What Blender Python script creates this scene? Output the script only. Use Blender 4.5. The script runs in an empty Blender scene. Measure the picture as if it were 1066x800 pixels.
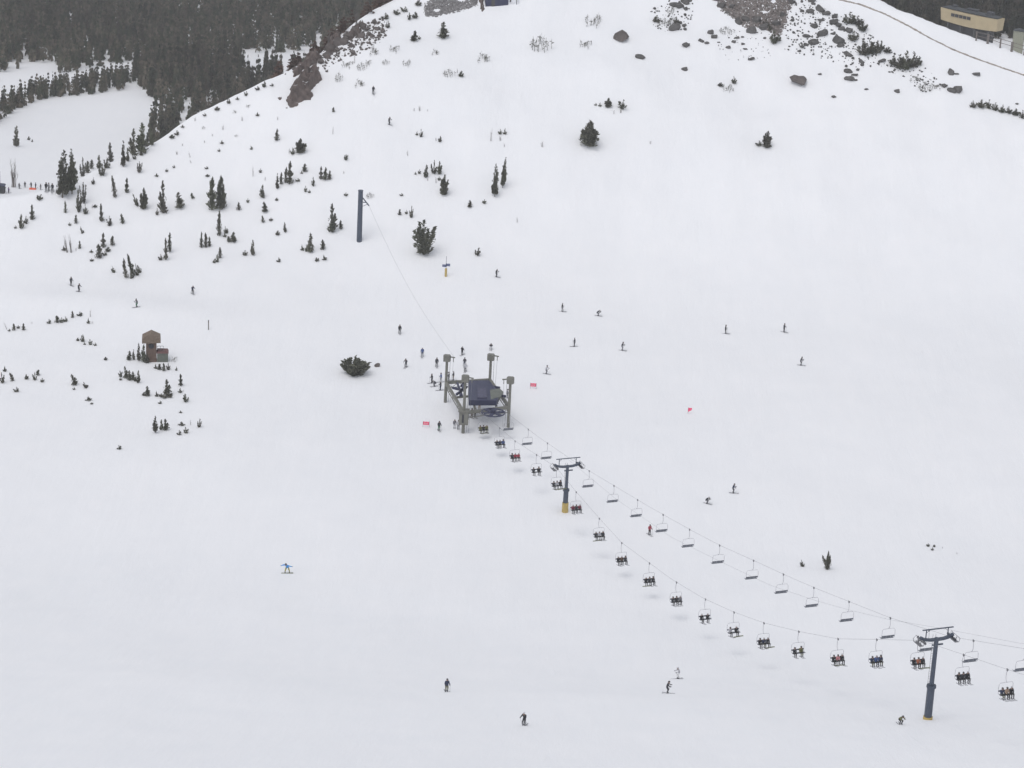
import bpy, bmesh, math, random
import numpy as np
from mathutils import Vector, Matrix
from mathutils.bvhtree import BVHTree

# ---------------------------------------------------------------- camera
PITCH = math.radians(20.0); ROLL = 0.05; F = 2800.0; CZ = 175.4
scene = bpy.context.scene
cam_d = bpy.data.cameras.new('camera'); cam = bpy.data.objects.new('camera', cam_d)
scene.collection.objects.link(cam); scene.camera = cam
cam_d.sensor_width = 36.0; cam_d.lens = 36.0 * F / 1066.0
cam_d.clip_start = 1.0; cam_d.clip_end = 8000.0
cam.matrix_world = (Matrix.Translation((0, 0, CZ)) @ Matrix.Rotation(math.radians(90) - PITCH, 4, 'X')
                    @ Matrix.Rotation(ROLL, 4, 'Z'))
# ---------------------------------------------------------------- world, sun, exposure
SUN_EL = math.radians(64); SUN_AZ = math.radians(215)      # azimuth measured from +Y (north) clockwise: behind and left of the camera
world = bpy.data.worlds.new('World'); scene.world = world; world.use_nodes = True
wn = world.node_tree.nodes; wl = world.node_tree.links; wn.clear()
sky = wn.new('ShaderNodeTexSky'); sky.sky_type = 'NISHITA'; sky.sun_disc = False
sky.sun_elevation = SUN_EL; sky.sun_rotation = SUN_AZ; sky.altitude = 2700; sky.air_density = 1.0
sky.dust_density = 4.0; sky.ozone_density = 1.0
hs = wn.new('ShaderNodeHueSaturation'); hs.inputs['Saturation'].default_value = 0.22    # cloud cover washes the blue out
bg = wn.new('ShaderNodeBackground'); bg.inputs['Strength'].default_value = 0.15
wo = wn.new('ShaderNodeOutputWorld')
wl.new(sky.outputs[0], hs.inputs['Color']); wl.new(hs.outputs[0], bg.inputs[0]); wl.new(bg.outputs[0], wo.inputs[0])
sd = bpy.data.lights.new('sun', 'SUN'); sd.energy = .7; sd.angle = math.radians(36); sd.color = (1.0, 0.97, 0.93)
sun = bpy.data.objects.new('sun', sd); scene.collection.objects.link(sun)
sdir = Vector((math.sin(SUN_AZ) * math.cos(SUN_EL), math.cos(SUN_AZ) * math.cos(SUN_EL), math.sin(SUN_EL)))
sun.rotation_euler = sdir.to_track_quat('Z', 'Y').to_euler()
scene.view_settings.view_transform = 'Standard'; scene.view_settings.look = 'None'
scene.view_settings.exposure = 0.57; scene.view_settings.gamma = 1.0; scene.view_settings.use_curve_mapping = False
HAZE = 0.00016

# ---------------------------------------------------------------- helpers
COL = scene.collection
cphi, sphi, cp, sp = math.cos(ROLL), math.sin(ROLL), math.cos(PITCH), math.sin(PITCH)
def ray(u, v):
    X = (u - 533) * cphi + (v - 400) * sphi; Y = (v - 400) * cphi - (u - 533) * sphi
    return Vector((X / F, cp - Y / F * sp, -(sp + Y / F * cp)))
def project(p):                                           # world -> photo pixel + view depth (arrays ok)
    x, y, z = p[0], p[1], p[2] - CZ
    d = y * cp - z * sp; Y = F * (-(z) * cp - y * sp) / d; X = F * x / d
    return 533 + X * cphi - Y * sphi, 400 + Y * cphi + X * sphi, d
def rng(seed): return np.random.RandomState(seed)

MATS = {}
def mat(name, color, rough=0.8, *args, color2=None, **kw):
    if name in MATS: return MATS[name]
    m = mat_(name, color, rough, *args, **kw)
    if color2:
        n = m.node_tree.nodes; l = m.node_tree.links; tc = n.new('ShaderNodeTexCoord'); nz = n.new('ShaderNodeTexNoise'); nz.inputs['Scale'].default_value = .23; nz.inputs['Detail'].default_value = 1
        oi = n.new('ShaderNodeObjectInfo'); ad = n.new('ShaderNodeVectorMath'); vs = n.new('ShaderNodeVectorMath'); vs.operation = 'SCALE'; vs.inputs[0].default_value = (37, 91, 53)
        l.new(oi.outputs['Random'], vs.inputs['Scale']); l.new(tc.outputs['Object'], ad.inputs[0]); l.new(vs.outputs[0], ad.inputs[1]); l.new(ad.outputs[0], nz.inputs['Vector'])
        mr = n.new('ShaderNodeMapRange'); mr.inputs['From Min'].default_value = .4; mr.inputs['From Max'].default_value = .66; l.new(nz.outputs['Fac'], mr.inputs['Value'])
        mx = n.new('ShaderNodeMix'); mx.data_type = 'RGBA'; mx.inputs['A'].default_value = (*color, 1); mx.inputs['B'].default_value = (*color2, 1); l.new(mr.outputs[0], mx.inputs['Factor'])
        vm = [q for q in n if q.type == 'VECT_MATH' and q.operation == 'SCALE' and q is not vs and q.name != vs.name][0]; l.new(mx.outputs['Result'], vm.inputs[0])
    return m
def mat_(name, color, rough=0.8, var=0.15, scale=3.0, metal=0.0, bump=0.0, objvar=0.0, spec=0.3):
    if name in MATS: return MATS[name]
    m = bpy.data.materials.new(name); m.use_nodes = True; n = m.node_tree.nodes; l = m.node_tree.links
    b = n['Principled BSDF']; b.inputs['Roughness'].default_value = rough; b.inputs['Metallic'].default_value = metal
    b.inputs['Specular IOR Level'].default_value = spec
    tc = n.new('ShaderNodeTexCoord'); nz = n.new('ShaderNodeTexNoise'); nz.inputs['Scale'].default_value = scale
    nz.inputs['Detail'].default_value = 4; l.new(tc.outputs['Object'], nz.inputs['Vector'])
    mr = n.new('ShaderNodeMapRange'); mr.inputs['From Min'].default_value = 0.3; mr.inputs['From Max'].default_value = 0.7
    mr.inputs['To Min'].default_value = 1 - var; mr.inputs['To Max'].default_value = 1 + var
    l.new(nz.outputs['Fac'], mr.inputs['Value'])
    src = mr.outputs['Result']
    if objvar:
        oi = n.new('ShaderNodeObjectInfo'); m2 = n.new('ShaderNodeMapRange')
        m2.inputs['To Min'].default_value = 1 - objvar; m2.inputs['To Max'].default_value = 1 + objvar
        l.new(oi.outputs['Random'], m2.inputs['Value'])
        mu = n.new('ShaderNodeMath'); mu.operation = 'MULTIPLY'; l.new(src, mu.inputs[0]); l.new(m2.outputs[0], mu.inputs[1]); src = mu.outputs[0]
    vm = n.new('ShaderNodeVectorMath'); vm.operation = 'SCALE'; vm.inputs[0].default_value = color[:3]; l.new(src, vm.inputs['Scale'])
    l.new(vm.outputs[0], b.inputs['Base Color'])
    if bump:
        bp = n.new('ShaderNodeBump'); bp.inputs['Strength'].default_value = bump; bp.inputs['Distance'].default_value = 0.2
        l.new(nz.outputs['Fac'], bp.inputs['Height']); l.new(bp.outputs[0], b.inputs['Normal'])
    MATS[name] = m; return m

class MB:
    """collects shapes and links them as one mesh object"""
    def __init__(s): s.v = []; s.f = []; s.mi = []; s.n = 0; s.cm = 0
    def add(s, vs, fs):
        s.v.extend([tuple(p) for p in vs]); s.f.extend([tuple(i + s.n for i in q) for q in fs]); s.mi.extend([s.cm] * len(fs)); s.n = len(s.v)
    def box(s, c, h, M=None, bev=0.0):
        cx, cy, cz = c; hx, hy, hz = h; vs = []
        if bev:
            b = bmesh.new(); bmesh.ops.create_cube(b, size=2)
            for v in b.verts: v.co = Vector((v.co.x * hx, v.co.y * hy, v.co.z * hz))
            bmesh.ops.bevel(b, geom=b.edges[:], offset=bev, segments=1, affect='EDGES')
            b.verts.index_update(); vs = [v.co + Vector(c) for v in b.verts]; fs = [[v.index for v in f.verts] for f in b.faces]; b.free()
            if M is not None: vs = [M @ p for p in vs]
            s.add(vs, fs); return
        for i in (-1, 1):
            for j in (-1, 1):
                for k in (-1, 1): vs.append(Vector((cx + i * hx, cy + j * hy, cz + k * hz)))
        if M is not None: vs = [M @ p for p in vs]
        s.add(vs, [(0, 1, 3, 2), (4, 6, 7, 5), (0, 4, 5, 1), (2, 3, 7, 6), (0, 2, 6, 4), (1, 5, 7, 3)])
    def tube(s, pts, r, n=8, cap=True):
        pts = [Vector(p) for p in pts]; rs = r if isinstance(r, (list, tuple)) else [r] * len(pts); vs = []
        for i, p in enumerate(pts):
            d = (pts[min(i + 1, len(pts) - 1)] - pts[max(i - 1, 0)]).normalized()
            a = d.cross(Vector((0, 0, 1))) if abs(d.z) < 0.95 else d.cross(Vector((1, 0, 0)))
            a.normalize(); b = d.cross(a)
            for k in range(n):
                t = 2 * math.pi * k / n; vs.append(p + (a * math.cos(t) + b * math.sin(t)) * rs[i])
        fs = []
        for i in range(len(pts) - 1):
            for k in range(n): fs.append((i * n + k, i * n + (k + 1) % n, (i + 1) * n + (k + 1) % n, (i + 1) * n + k))
        if cap: fs.append(tuple(range(n - 1, -1, -1))); fs.append(tuple((len(pts) - 1) * n + k for k in range(n)))
        s.add(vs, fs)
    def bar(s, a, b, w, h):                                # rectangular beam between two points
        a = Vector(a); b = Vector(b); d = (b - a); L = d.length; d.normalize()
        x = d.cross(Vector((0, 0, 1))); x = x.normalized() if x.length > 1e-3 else Vector((1, 0, 0)); y = x.cross(d)
        M = Matrix((( x.x, d.x, y.x, (a.x + b.x) / 2), (x.y, d.y, y.y, (a.y + b.y) / 2), (x.z, d.z, y.z, (a.z + b.z) / 2), (0, 0, 0, 1)))
        s.box((0, 0, 0), (w / 2, L / 2, h / 2), M)
    def prism(s, poly, z0, z1, M=None):
        n = len(poly); vs = [Vector((x, y, z0)) for x, y in poly] + [Vector((x, y, z1)) for x, y in poly]
        if M is not None: vs = [M @ p for p in vs]
        s.add(vs, [tuple(range(n - 1, -1, -1)), tuple(range(n, 2 * n))] + [(i, (i + 1) % n, n + (i + 1) % n, n + i) for i in range(n)])
    def mesh(s, name, mats):
        me = bpy.data.meshes.new(name); me.from_pydata(s.v, [], s.f)
        for m in (mats if isinstance(mats, (list, tuple)) else [mats]): me.materials.append(m)
        if any(s.mi): me.polygons.foreach_set('material_index', s.mi)
        me.update(); return me
    def build(s, name, mats, parent=None, loc=None, smooth=False):
        me = s.mesh(name, mats); o = bpy.data.objects.new(name, me); COL.objects.link(o)
        if smooth: me.polygons.foreach_set('use_smooth', [True] * len(me.polygons))
        if parent: o.parent = parent
        if loc is not None: o.location = loc
        return o
def link(name, me, parent=None, loc=None, scale=None, rot=None):
    o = bpy.data.objects.new(name, me); COL.objects.link(o)
    if parent: o.parent = parent
    if loc is not None: o.location = loc
    if scale is not None: o.scale = scale
    if rot is not None: o.rotation_euler = rot
    return o
def empty(name, loc, rz=0.0):
    o = bpy.data.objects.new(name, None); COL.objects.link(o); o.location = loc; o.rotation_euler = (0, 0, rz)
    o.empty_display_size = 0.3; return o
def tag(o, label=None, cat=None, group=None, kind=None):
    if label:
        o['label'] = label
        if len(label.split()) > 16: print('LONG', len(label.split()), label)
    if cat: o['category'] = cat
    if group: o['group'] = group
    if kind: o['kind'] = kind
    return o

# ---------------------------------------------------------------- terrain
def sp_(x, w): return w * np.logaddexp(0, x / w)
_nr = rng(5); _WV = [(_nr.uniform(0, 2 * math.pi), _nr.uniform(0, 6.28), L, A) for L, A in
                     [(90, .55), (70, .5), (48, .32), (37, .26), (26, .16), (19, .11), (13, .07), (9.5, .05), (7, .035), (5, .028)] for _ in range(3)]
def waves(x, y):
    z = 0 * x
    for a, ph, L, A in _WV:
        z = z + A * .7 * np.sin((x * math.cos(a) + y * math.sin(a)) * 6.283 / L + ph)
    return z
def hill(x, y):
    q_ = sp_(420 - y, 4); near = np.where(q_ < 112, .00171 * q_ ** 2, 21.45 + .345 * (q_ - 112)) - .1; up = .47 * sp_(y - 535 - 6 * np.sin(x / 60.), 12)
    # booth knoll and the low roll of snow on the left
    kn = 1.3 * np.exp(-((x + 68) / 14) ** 2 - ((y - 506) / 9) ** 2)
    kn = kn + 1.2 * np.exp(-((x + 95) / 26) ** 2 - ((y - 511) / 7) ** 2)
    flat = 1 - np.exp(-((x + 5) / 16) ** 2 - ((y - 470) / 24) ** 2)
    flat = flat * (1 - np.exp(-((x - 54.3) / 14) ** 2 - ((y - 304) / 14) ** 2)) * (1 - np.exp(-((x - 10) / 10) ** 2 - ((y - 420) / 10) ** 2))
    return near + up + kn + waves(x, y) * (.35 + .65 / (1 + np.exp(-(y - 550) / 12))) * flat
def march_hill(u, v):
    r = ray(u, v); lo, hi = 200.0, 1400.0
    d = 450.0
    while d < hi:
        if CZ + r.z * d < hill(np.float64(r.x * d), np.float64(r.y * d)): break
        d += 1.0
    return r.x * d, r.y * d
_cp = [(-260, 262), (-100, 226), (0, 208), (30, 203), (60, 197), (100, 178), (140, 162), (200, 122), (245, 101), (290, 80), (335, 55), (352, 40), (370, 25), (392, 11),
       (415, 0), (470, -35), (600, -80), (780, -60), (850, -25), (908, 0), (935, 12), (960, 22), (1020, 42), (1066, 60), (1120, 84), (1250, 140)]
_cw = sorted(march_hill(u, v) for u, v in _cp)
_cx = np.array([-2000.] + [p[0] for p in _cw] + [2000.]); _cy = np.array([_cw[0][1] - 40] + [p[1] for p in _cw] + [_cw[-1][1] - 60])
def valley(x, y):
    t = np.clip((x + 20) / 100, 0, 1); t = t * t * (3 - 2 * t)
    zl = -62.5 - .07 * (y - 818); zr = -12.0 - .02 * (y - 850)
    roll = 2.0 * np.sin(x / 37 + y / 90) * np.sin(y / 70)
    far = .25 * sp_(y - 1500, 80)
    return zl * (1 - t) + zr * t + roll + far
def ground(x, y):
    yc = np.interp(x, _cx, _cy)
    h = hill(x, np.minimum(y, yc)); dd = np.maximum(y - yc, 0)
    hz = h - (sp_(dd - 4, 2.5) - sp_(np.float64(-4), 2.5)) * .8
    v = valley(x, y)
    k = np.clip((hz - v) / 6 + .5, 0, 1)
    z = v * (1 - k) + hz * k - 0 * x
    return np.where(y > yc + 1, z, h)
def axis(fine0, fine1, step, lo, hi):
    a = list(np.arange(fine0, fine1 + .01, step)); s_ = step; x = a[0]; left = []
    while x > lo: s_ *= 1.12; x -= s_; left.append(x)
    s_ = step; x = a[-1]; right = []
    while x < hi: s_ *= 1.12; s_ = min(s_, 40); x += s_; right.append(x)
    return np.array(left[::-1] + a + right)
gx = axis(-150, 160, 1.1, -1500, 1500); gy = axis(275, 700, 1.1, 20, 2400)
GX, GY = np.meshgrid(gx, gy); GZ = ground(GX, GY)
nx, ny = len(gx), len(gy)
verts = np.stack([GX.ravel(), GY.ravel(), GZ.ravel()], 1)
idx = np.arange(nx * ny).reshape(ny, nx)
quads = np.stack([idx[:-1, :-1].ravel(), idx[:-1, 1:].ravel(), idx[1:, 1:].ravel(), idx[1:, :-1].ravel()], 1)
me = bpy.data.meshes.new('snow_ground')
me.vertices.add(len(verts)); me.vertices.foreach_set('co', verts.ravel())
me.loops.add(quads.size); me.loops.foreach_set('vertex_index', quads.ravel())
me.polygons.add(len(quads)); me.polygons.foreach_set('loop_start', np.arange(0, quads.size, 4)); me.polygons.foreach_set('loop_total', np.full(len(quads), 4))
me.polygons.foreach_set('use_smooth', np.ones(len(quads), bool)); me.update(calc_edges=True)

def snow_material():
    m = bpy.data.materials.new('snow'); m.use_nodes = True; n = m.node_tree.nodes; l = m.node_tree.links
    b = n['Principled BSDF']; b.inputs['Roughness'].default_value = .75; b.inputs['Specular IOR Level'].default_value = .2
    tc = n.new('ShaderNodeTexCoord')
    def noise(scale, detail, vec=None, rough=.55):
        z = n.new('ShaderNodeTexNoise'); z.inputs['Scale'].default_value = scale; z.inputs['Detail'].default_value = detail
        z.inputs['Roughness'].default_value = rough; l.new(vec or tc.outputs['Object'], z.inputs['Vector']); return z
    a = noise(.012, 5); c = noise(.15, 5)
    mp = n.new('ShaderNodeMapping'); mp.inputs['Scale'].default_value = (.5, .06, .2); mp.inputs['Rotation'].default_value = (0, 0, .35)
    l.new(tc.outputs['Object'], mp.inputs['Vector']); st = noise(1.0, 6, mp.outputs[0], .65)     # ski-swept streaks running down the runs
    ad = n.new('ShaderNodeMath'); ad.operation = 'ADD'; l.new(a.outputs['Fac'], ad.inputs[0]); l.new(c.outputs['Fac'], ad.inputs[1])
    ad2 = n.new('ShaderNodeMath'); ad2.operation = 'ADD'; l.new(ad.outputs[0], ad2.inputs[0]); l.new(st.outputs['Fac'], ad2.inputs[1])
    mr = n.new('ShaderNodeMapRange'); mr.inputs['From Min'].default_value = 1.1; mr.inputs['From Max'].default_value = 1.9
    l.new(ad2.outputs[0], mr.inputs['Value'])
    cr = n.new('ShaderNodeMix'); cr.data_type = 'RGBA'; cr.inputs['A'].default_value = (.825, .828, .845, 1); cr.inputs['B'].default_value = (.865, .86, .87, 1)
    l.new(mr.outputs[0], cr.inputs['Factor']); l.new(cr.outputs['Result'], b.inputs['Base Color'])
    f = noise(1.3, 5); bm = n.new('ShaderNodeMath'); bm.operation = 'MULTIPLY_ADD'; bm.inputs[1].default_value = .35
    l.new(f.outputs['Fac'], bm.inputs[0]); l.new(st.outputs['Fac'], bm.inputs[2])
    bp = n.new('ShaderNodeBump'); bp.inputs['Strength'].default_value = .38; bp.inputs['Distance'].default_value = .35
    l.new(bm.outputs[0], bp.inputs['Height']); l.new(bp.outputs[0], b.inputs['Normal'])
    return m
SNOW = snow_material(); me.materials.append(SNOW)
terrain = bpy.data.objects.new('snow_ground', me); COL.objects.link(terrain); tag(terrain, kind='structure')
bvh = BVHTree.FromPolygons([tuple(v) for v in verts.tolist()], quads.tolist())
def on(u, v):
    r = ray(u, v).normalized(); h = bvh.ray_cast(Vector((0, 0, CZ)), r, 5000)
    return h[0] if h[0] is not None else Vector((0, 0, CZ)) + ray(u, v) * 600
def zat(x, y): return float(ground(np.float64(x), np.float64(y)))
def depth(p): return project(p)[2]

# ---------------------------------------------------------------- haze
if HAZE:
    mb = MB(); mb.box((0, 1050, -30), (1800, 1150, 212)); hz = mb.mesh('haze', [])
    hm = bpy.data.materials.new('haze'); hm.use_nodes = True; hn = hm.node_tree.nodes; hn.clear()
    vo = hn.new('ShaderNodeVolumePrincipled'); vo.inputs['Density'].default_value = HAZE; vo.inputs['Color'].default_value = (.95, .95, .96, 1)
    ho = hn.new('ShaderNodeOutputMaterial'); hm.node_tree.links.new(vo.outputs[0], ho.inputs['Volume'])
    hz.materials.append(hm); ho_ = bpy.data.objects.new('haze', hz); COL.objects.link(ho_); tag(ho_, kind='stuff')

# ---------------------------------------------------------------- materials
M_FOL = mat('pine_needles', (.108, .112, .080), .9, .35, 1.3, objvar=.3, color2=(.12, .112, .092))
M_FOL2 = mat('forest_needles', (.044, .048, .030), .9, .5, .16, objvar=.45, color2=(.115, .096, .072))
M_BARK = mat('bark', (.11, .095, .08), .9, .25, 4)
M_TWIG = mat('bare_twigs', (.17, .15, .14), .9, .25, 4)
M_ROCK = mat('dark_rock', (.098, .093, .090), .9, .35, 1.2, bump=.8, objvar=.15)
M_BROWN = mat('brown_rock', (.105, .090, .084), .9, .35, .9, bump=.8, objvar=.1)
M_NAVY = mat('navy_paint', (.024, .028, .070), .5, .1, 1, spec=.5)
M_TOWER = mat('slate_blue_paint', (.052, .067, .098), .5, .12, 1.5, spec=.5)
M_BEIGE = mat('olive_beige_paint', (.175, .172, .150), .6, .12, 1.5)
M_STEEL = mat('galvanised_steel', (.22, .22, .23), .45, .15, 3, metal=.4)
M_DARK = mat('black_vinyl', (.03, .032, .04), .5, .1, 3)
M_SEAT = mat('slate_seat_vinyl', (.125, .135, .16), .6, .1, 3); M_TUBE = mat('pale_steel_tube', (.38, .38, .40), .45, .1, 3, metal=.2)
M_ROPE = mat('rope_steel', (.16, .16, .165), .5, .1, 3)
M_YEL = mat('yellow_padding', (.46, .34, .12), .7, .15, 3)
M_PINK = mat('pink_mesh_cloth', (.85, .10, .20), .7, .15, 3)

# ---------------------------------------------------------------- vegetation meshes (unit height, unit width)
def foliage_mesh(name, prof, N, seed, leaf=.05, asp=1.0, clump=0, gap=0.0, m=None, zmin=0.0, droop=-.25, spire=True):
    """needle sprays spread through the crown: whorls of drooping boughs, each carrying small blades"""
    r = rng(seed); vs = []; fs = []; k = 0
    nb = max(10, N // 9); count = 0
    while count < N:
        t = zmin + (1 - zmin) * (1 - math.sqrt(r.rand())) if spire else zmin + (1 - zmin) * r.rand()
        t = min(t, .985); lev = round(t * nb / 6) / (nb / 6) + r.normal(0, .006)
        R = prof(t) * r.uniform(.6, 1.12); a = r.uniform(0, 6.283)
        if gap and math.sin(a * 1.5 + t * 9 + seed) < -1 + 2 * gap: continue
        ca, sa = math.cos(a), math.sin(a)
        for q in range(6):
            f = math.sqrt(r.uniform(.02, 1)); px = R * f
            p = np.array([ca * px, sa * px, lev + droop * px * f * asp + r.normal(0, .007)])
            p[:2] += r.normal(0, .02, 2)
            dirn = np.array([ca + r.normal(0, .55), sa + r.normal(0, .55), (r.normal(0.0, .5)) * asp]); dirn /= np.linalg.norm(dirn) + 1e-6
            L = leaf * r.uniform(.6, 1.5) * (1 - .45 * t); side = np.cross(dirn, r.normal(0, 1, 3)); side /= np.linalg.norm(side) + 1e-6
            e = dirn * L * np.array([1, 1, 1 / max(asp, 1)]); w = side * L * .42 * np.array([1, 1, 1 / max(asp, 1)])
            vs += [p - e, p + w, p + e, p - w]; fs.append((k, k + 1, k + 2, k + 3)); k += 4; count += 1
    me = bpy.data.meshes.new(name); me.from_pydata([tuple(v) for v in vs], [], fs); me.materials.append(m or M_FOL); return me
def stems_mesh(name, seed, n, N, spread=.3, leaf=.06, m=None, low=.55, rad=.13, drop=.6):
    """krummholz growth: several upswept leafy stems of unequal height sharing one foot"""
    r = rng(seed); vs = []; fs = []; k = 0; st = []
    for i in range(n):
        a = 6.283 * i / n + r.uniform(-.5, .5); d = spread * math.sqrt(r.uniform(.05, 1)) if i else 0
        st.append((math.cos(a) * d, math.sin(a) * d, 1.0 if i == 0 else r.uniform(low, .97) * (1 - drop * d)))
    for q in range(N):
        x, y, h = st[r.randint(n)]; t = r.uniform(.02, 1) ** .9; f = .35 + .65 * t
        rr_ = rad * (1 - t ** 3) * (.55 + .45 * math.sin(t * 17 + x * 40)) + .012; a = r.uniform(0, 6.283); w_ = math.sqrt(r.rand())
        p = np.array([x * f + math.cos(a) * rr_ * w_, y * f + math.sin(a) * rr_ * w_, h * t])
        dirn = np.array([math.cos(a) * .6 + x * .8 + r.normal(0, .35), math.sin(a) * .6 + y * .8 + r.normal(0, .35), r.uniform(.1, 1.1)]); dirn /= np.linalg.norm(dirn)
        L = leaf * r.uniform(.6, 1.5); side = np.cross(dirn, r.normal(0, 1, 3)); side /= np.linalg.norm(side) + 1e-6; w = side * L * .38; e = dirn * L
        vs += [p - e, p + w, p + e, p - w]; fs.append((k, k + 1, k + 2, k + 3)); k += 4
    A = np.array(vs); A[:, :2] -= A[:, :2].mean(0); A[:, 0] *= .5 / np.percentile(abs(A[:, 0]), 96); A[:, 1] *= .5 / np.percentile(abs(A[:, 1]), 96); A[:, 2] /= np.percentile(A[:, 2], 99.7)
    me = bpy.data.meshes.new(name); me.from_pydata([tuple(v) for v in A], [], fs); me.materials.append(m or M_FOL); return me
def trunk_mesh(name, top=.9, r0=.05, limbs=6, seed=0, m=None, bend=0.0):
    mb = MB(); r = rng(seed)
    mb.tube([(0, 0, -.06), (bend * .3, 0, .35), (bend, 0, top)], [r0, r0 * .7, r0 * .15], 6)
    for i in range(limbs):
        z = r.uniform(.15, .8) * top; a = r.uniform(0, 6.28); L = .3 * (1 - z)
        mb.tube([(0, 0, z), (math.cos(a) * L, math.sin(a) * L, z - .02)], [r0 * .3, r0 * .1], 4)
    return mb.mesh(name, m or M_BARK)
def twig_mesh(name, seed, n=9, spread=.45, leafy=0, m=None, th=.012):
    r = rng(seed); mb = MB()
    for i in range(n):
        a = r.uniform(0, 6.28); s_ = r.uniform(.1, spread); h = r.uniform(.45, 1.0); bx = r.uniform(-.18, .18); by = r.uniform(-.18, .18)
        p0 = (bx, by, -.1); p1 = (bx + math.cos(a) * s_ * .4, by + math.sin(a) * s_ * .4, h * .55); p2 = (bx + math.cos(a) * s_, by + math.sin(a) * s_, h)
        mb.tube([p0, p1, p2], [th * 1.6, th, th * .4], 4)
        for q in range(3):
            b = r.uniform(0, 6.28); f = r.uniform(.3, .9); z = h * f
            s0 = (bx + math.cos(a) * s_ * f * .8, by + math.sin(a) * s_ * f * .8, z)
            mb.tube([s0, (s0[0] + math.cos(b) * .16, s0[1] + math.sin(b) * .16, z + .16)], [th * .7, th * .3], 4)
    return mb.mesh(name, m or M_TWIG)
cone = lambda t: .5 * (1 - t) ** .62 * (.82 + .18 * math.sin(t * 31)) * min(1, .55 + 3 * t) + .015
fat = lambda t: .5 * min(1, (t + .12) * 5) * (1 - t ** 2.2) ** .75
colm = lambda t: .5 * min(1, .5 + 3 * t) * (1 - t ** 3) * (.75 + .25 * math.sin(t * 23))
dome = lambda t: .5 * math.sqrt(max(0, 1 - t * t))
lump = lambda t: .5 * (1 - t ** 2) * (.6 + .4 * math.sin(t * 11 + 1))
P = {
 'pine': [foliage_mesh('crown', cone, 1100, 11 + i, .085, 1.0, gap=.26, zmin=.05, droop=.12) for i in range(2)] + [stems_mesh('crown', 14 + i, 3, 700, .16, .06, low=.45, rad=.2) for i in range(3)],
 'fat': [stems_mesh('crown', 31 + i, 9, 2000, .30, .055, low=.7, rad=.17, drop=.9) for i in range(3)],
 'big': [foliage_mesh('crown', cone, 2300, 21 + i, .065, 1.0, gap=.3, zmin=.08, droop=.1) for i in range(3)],
 'col': [stems_mesh('crown', 41 + i, 2, 430, .14, .075, low=.7, rad=.28, drop=.2) for i in range(4)],
 'bush': [stems_mesh('foliage', 51 + i, 7, 300, .4, .085, low=.4, rad=.16, drop=.7) for i in range(5)],
 'dome': [stems_mesh('foliage', 61, 46, 3200, .46, .06, low=.75, rad=.07, drop=.9)],
 'open': [stems_mesh('crown', 71 + i, 5, 480, .36, .065, low=.45, rad=.12, drop=.3) for i in range(5)],
 'multi': [stems_mesh('crown', 79, 10, 1500, .42, .045, low=.55, rad=.10, drop=.35)],
}
TR = [trunk_mesh('trunk', .92, .045, 8, i) for i in range(3)]
TRS = [trunk_mesh('trunk', .95, .07, 5, 10 + i) for i in range(3)]
TW = [twig_mesh('twiggy_shrub', 80 + i, 9) for i in range(4)]
TWL = [twig_mesh('stem', 90 + i, 7, th=.03, m=M_BARK) for i in range(3)]
BARE = [twig_mesh('leafless_tree', 95 + i, 22, .42, th=.012) for i in range(2)]
def brush_mesh(seed):
    r = rng(seed); mb = MB()
    for i in range(16):
        x, y = r.uniform(-.5, .5, 2); z = .3 + y * .5; h = r.uniform(.08, .3)
        for q in range(9):
            p = np.array([x, y, z]) + r.normal(0, 1, 3) * np.array([.035, .035, .05]); e = r.normal(0, 1, 3) * .03; w = r.normal(0, 1, 3) * .018
            mb.add([p - e, p + w, p + e, p - w], [(0, 1, 2, 3)])
        mb.tube([(x, y, z - .3), (x + r.normal(0, .03), y, z), (x + r.normal(0, .06), y, z + h)], [.012, .009, .004], 4)
    return mb.mesh('brush', mat('grey_brush', (.16, .155, .135), .9, .3, 3))
SPREAD = [brush_mesh(99 + i) for i in range(4)]

KIND = {'pine': ('pine_tree', 'pine', 'conical pine'), 'big': ('pine_tree', 'pine', 'full pine'), 'fat': ('pine_tree', 'pine', 'bushy pine'),
        'col': ('pine_sapling', 'sapling', 'slender sapling'), 'open': ('pine_tree', 'pine', 'ragged pine'), 'multi': ('pine_tree', 'pine', 'broad many stemmed pine'),
        'bush': ('bush', 'bush', 'low bush'), 'twig': ('twiggy_shrub', 'shrub', 'bare shrub'),
        'bare': ('leafless_tree', 'tree', 'pale leafless tree'), 'dome': ('bush', 'bush', 'dense dome shaped bush'),
        'brush': ('brush_patch', 'brush', 'sparse brush patch')}
ORD = ['leftmost', 'second', 'third', 'fourth', 'fifth', 'sixth', 'seventh', 'eighth', 'ninth', 'tenth', 'eleventh', 'twelfth', 'thirteenth', 'fourteenth', 'fifteenth', 'sixteenth']
_vc = [0]
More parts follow.
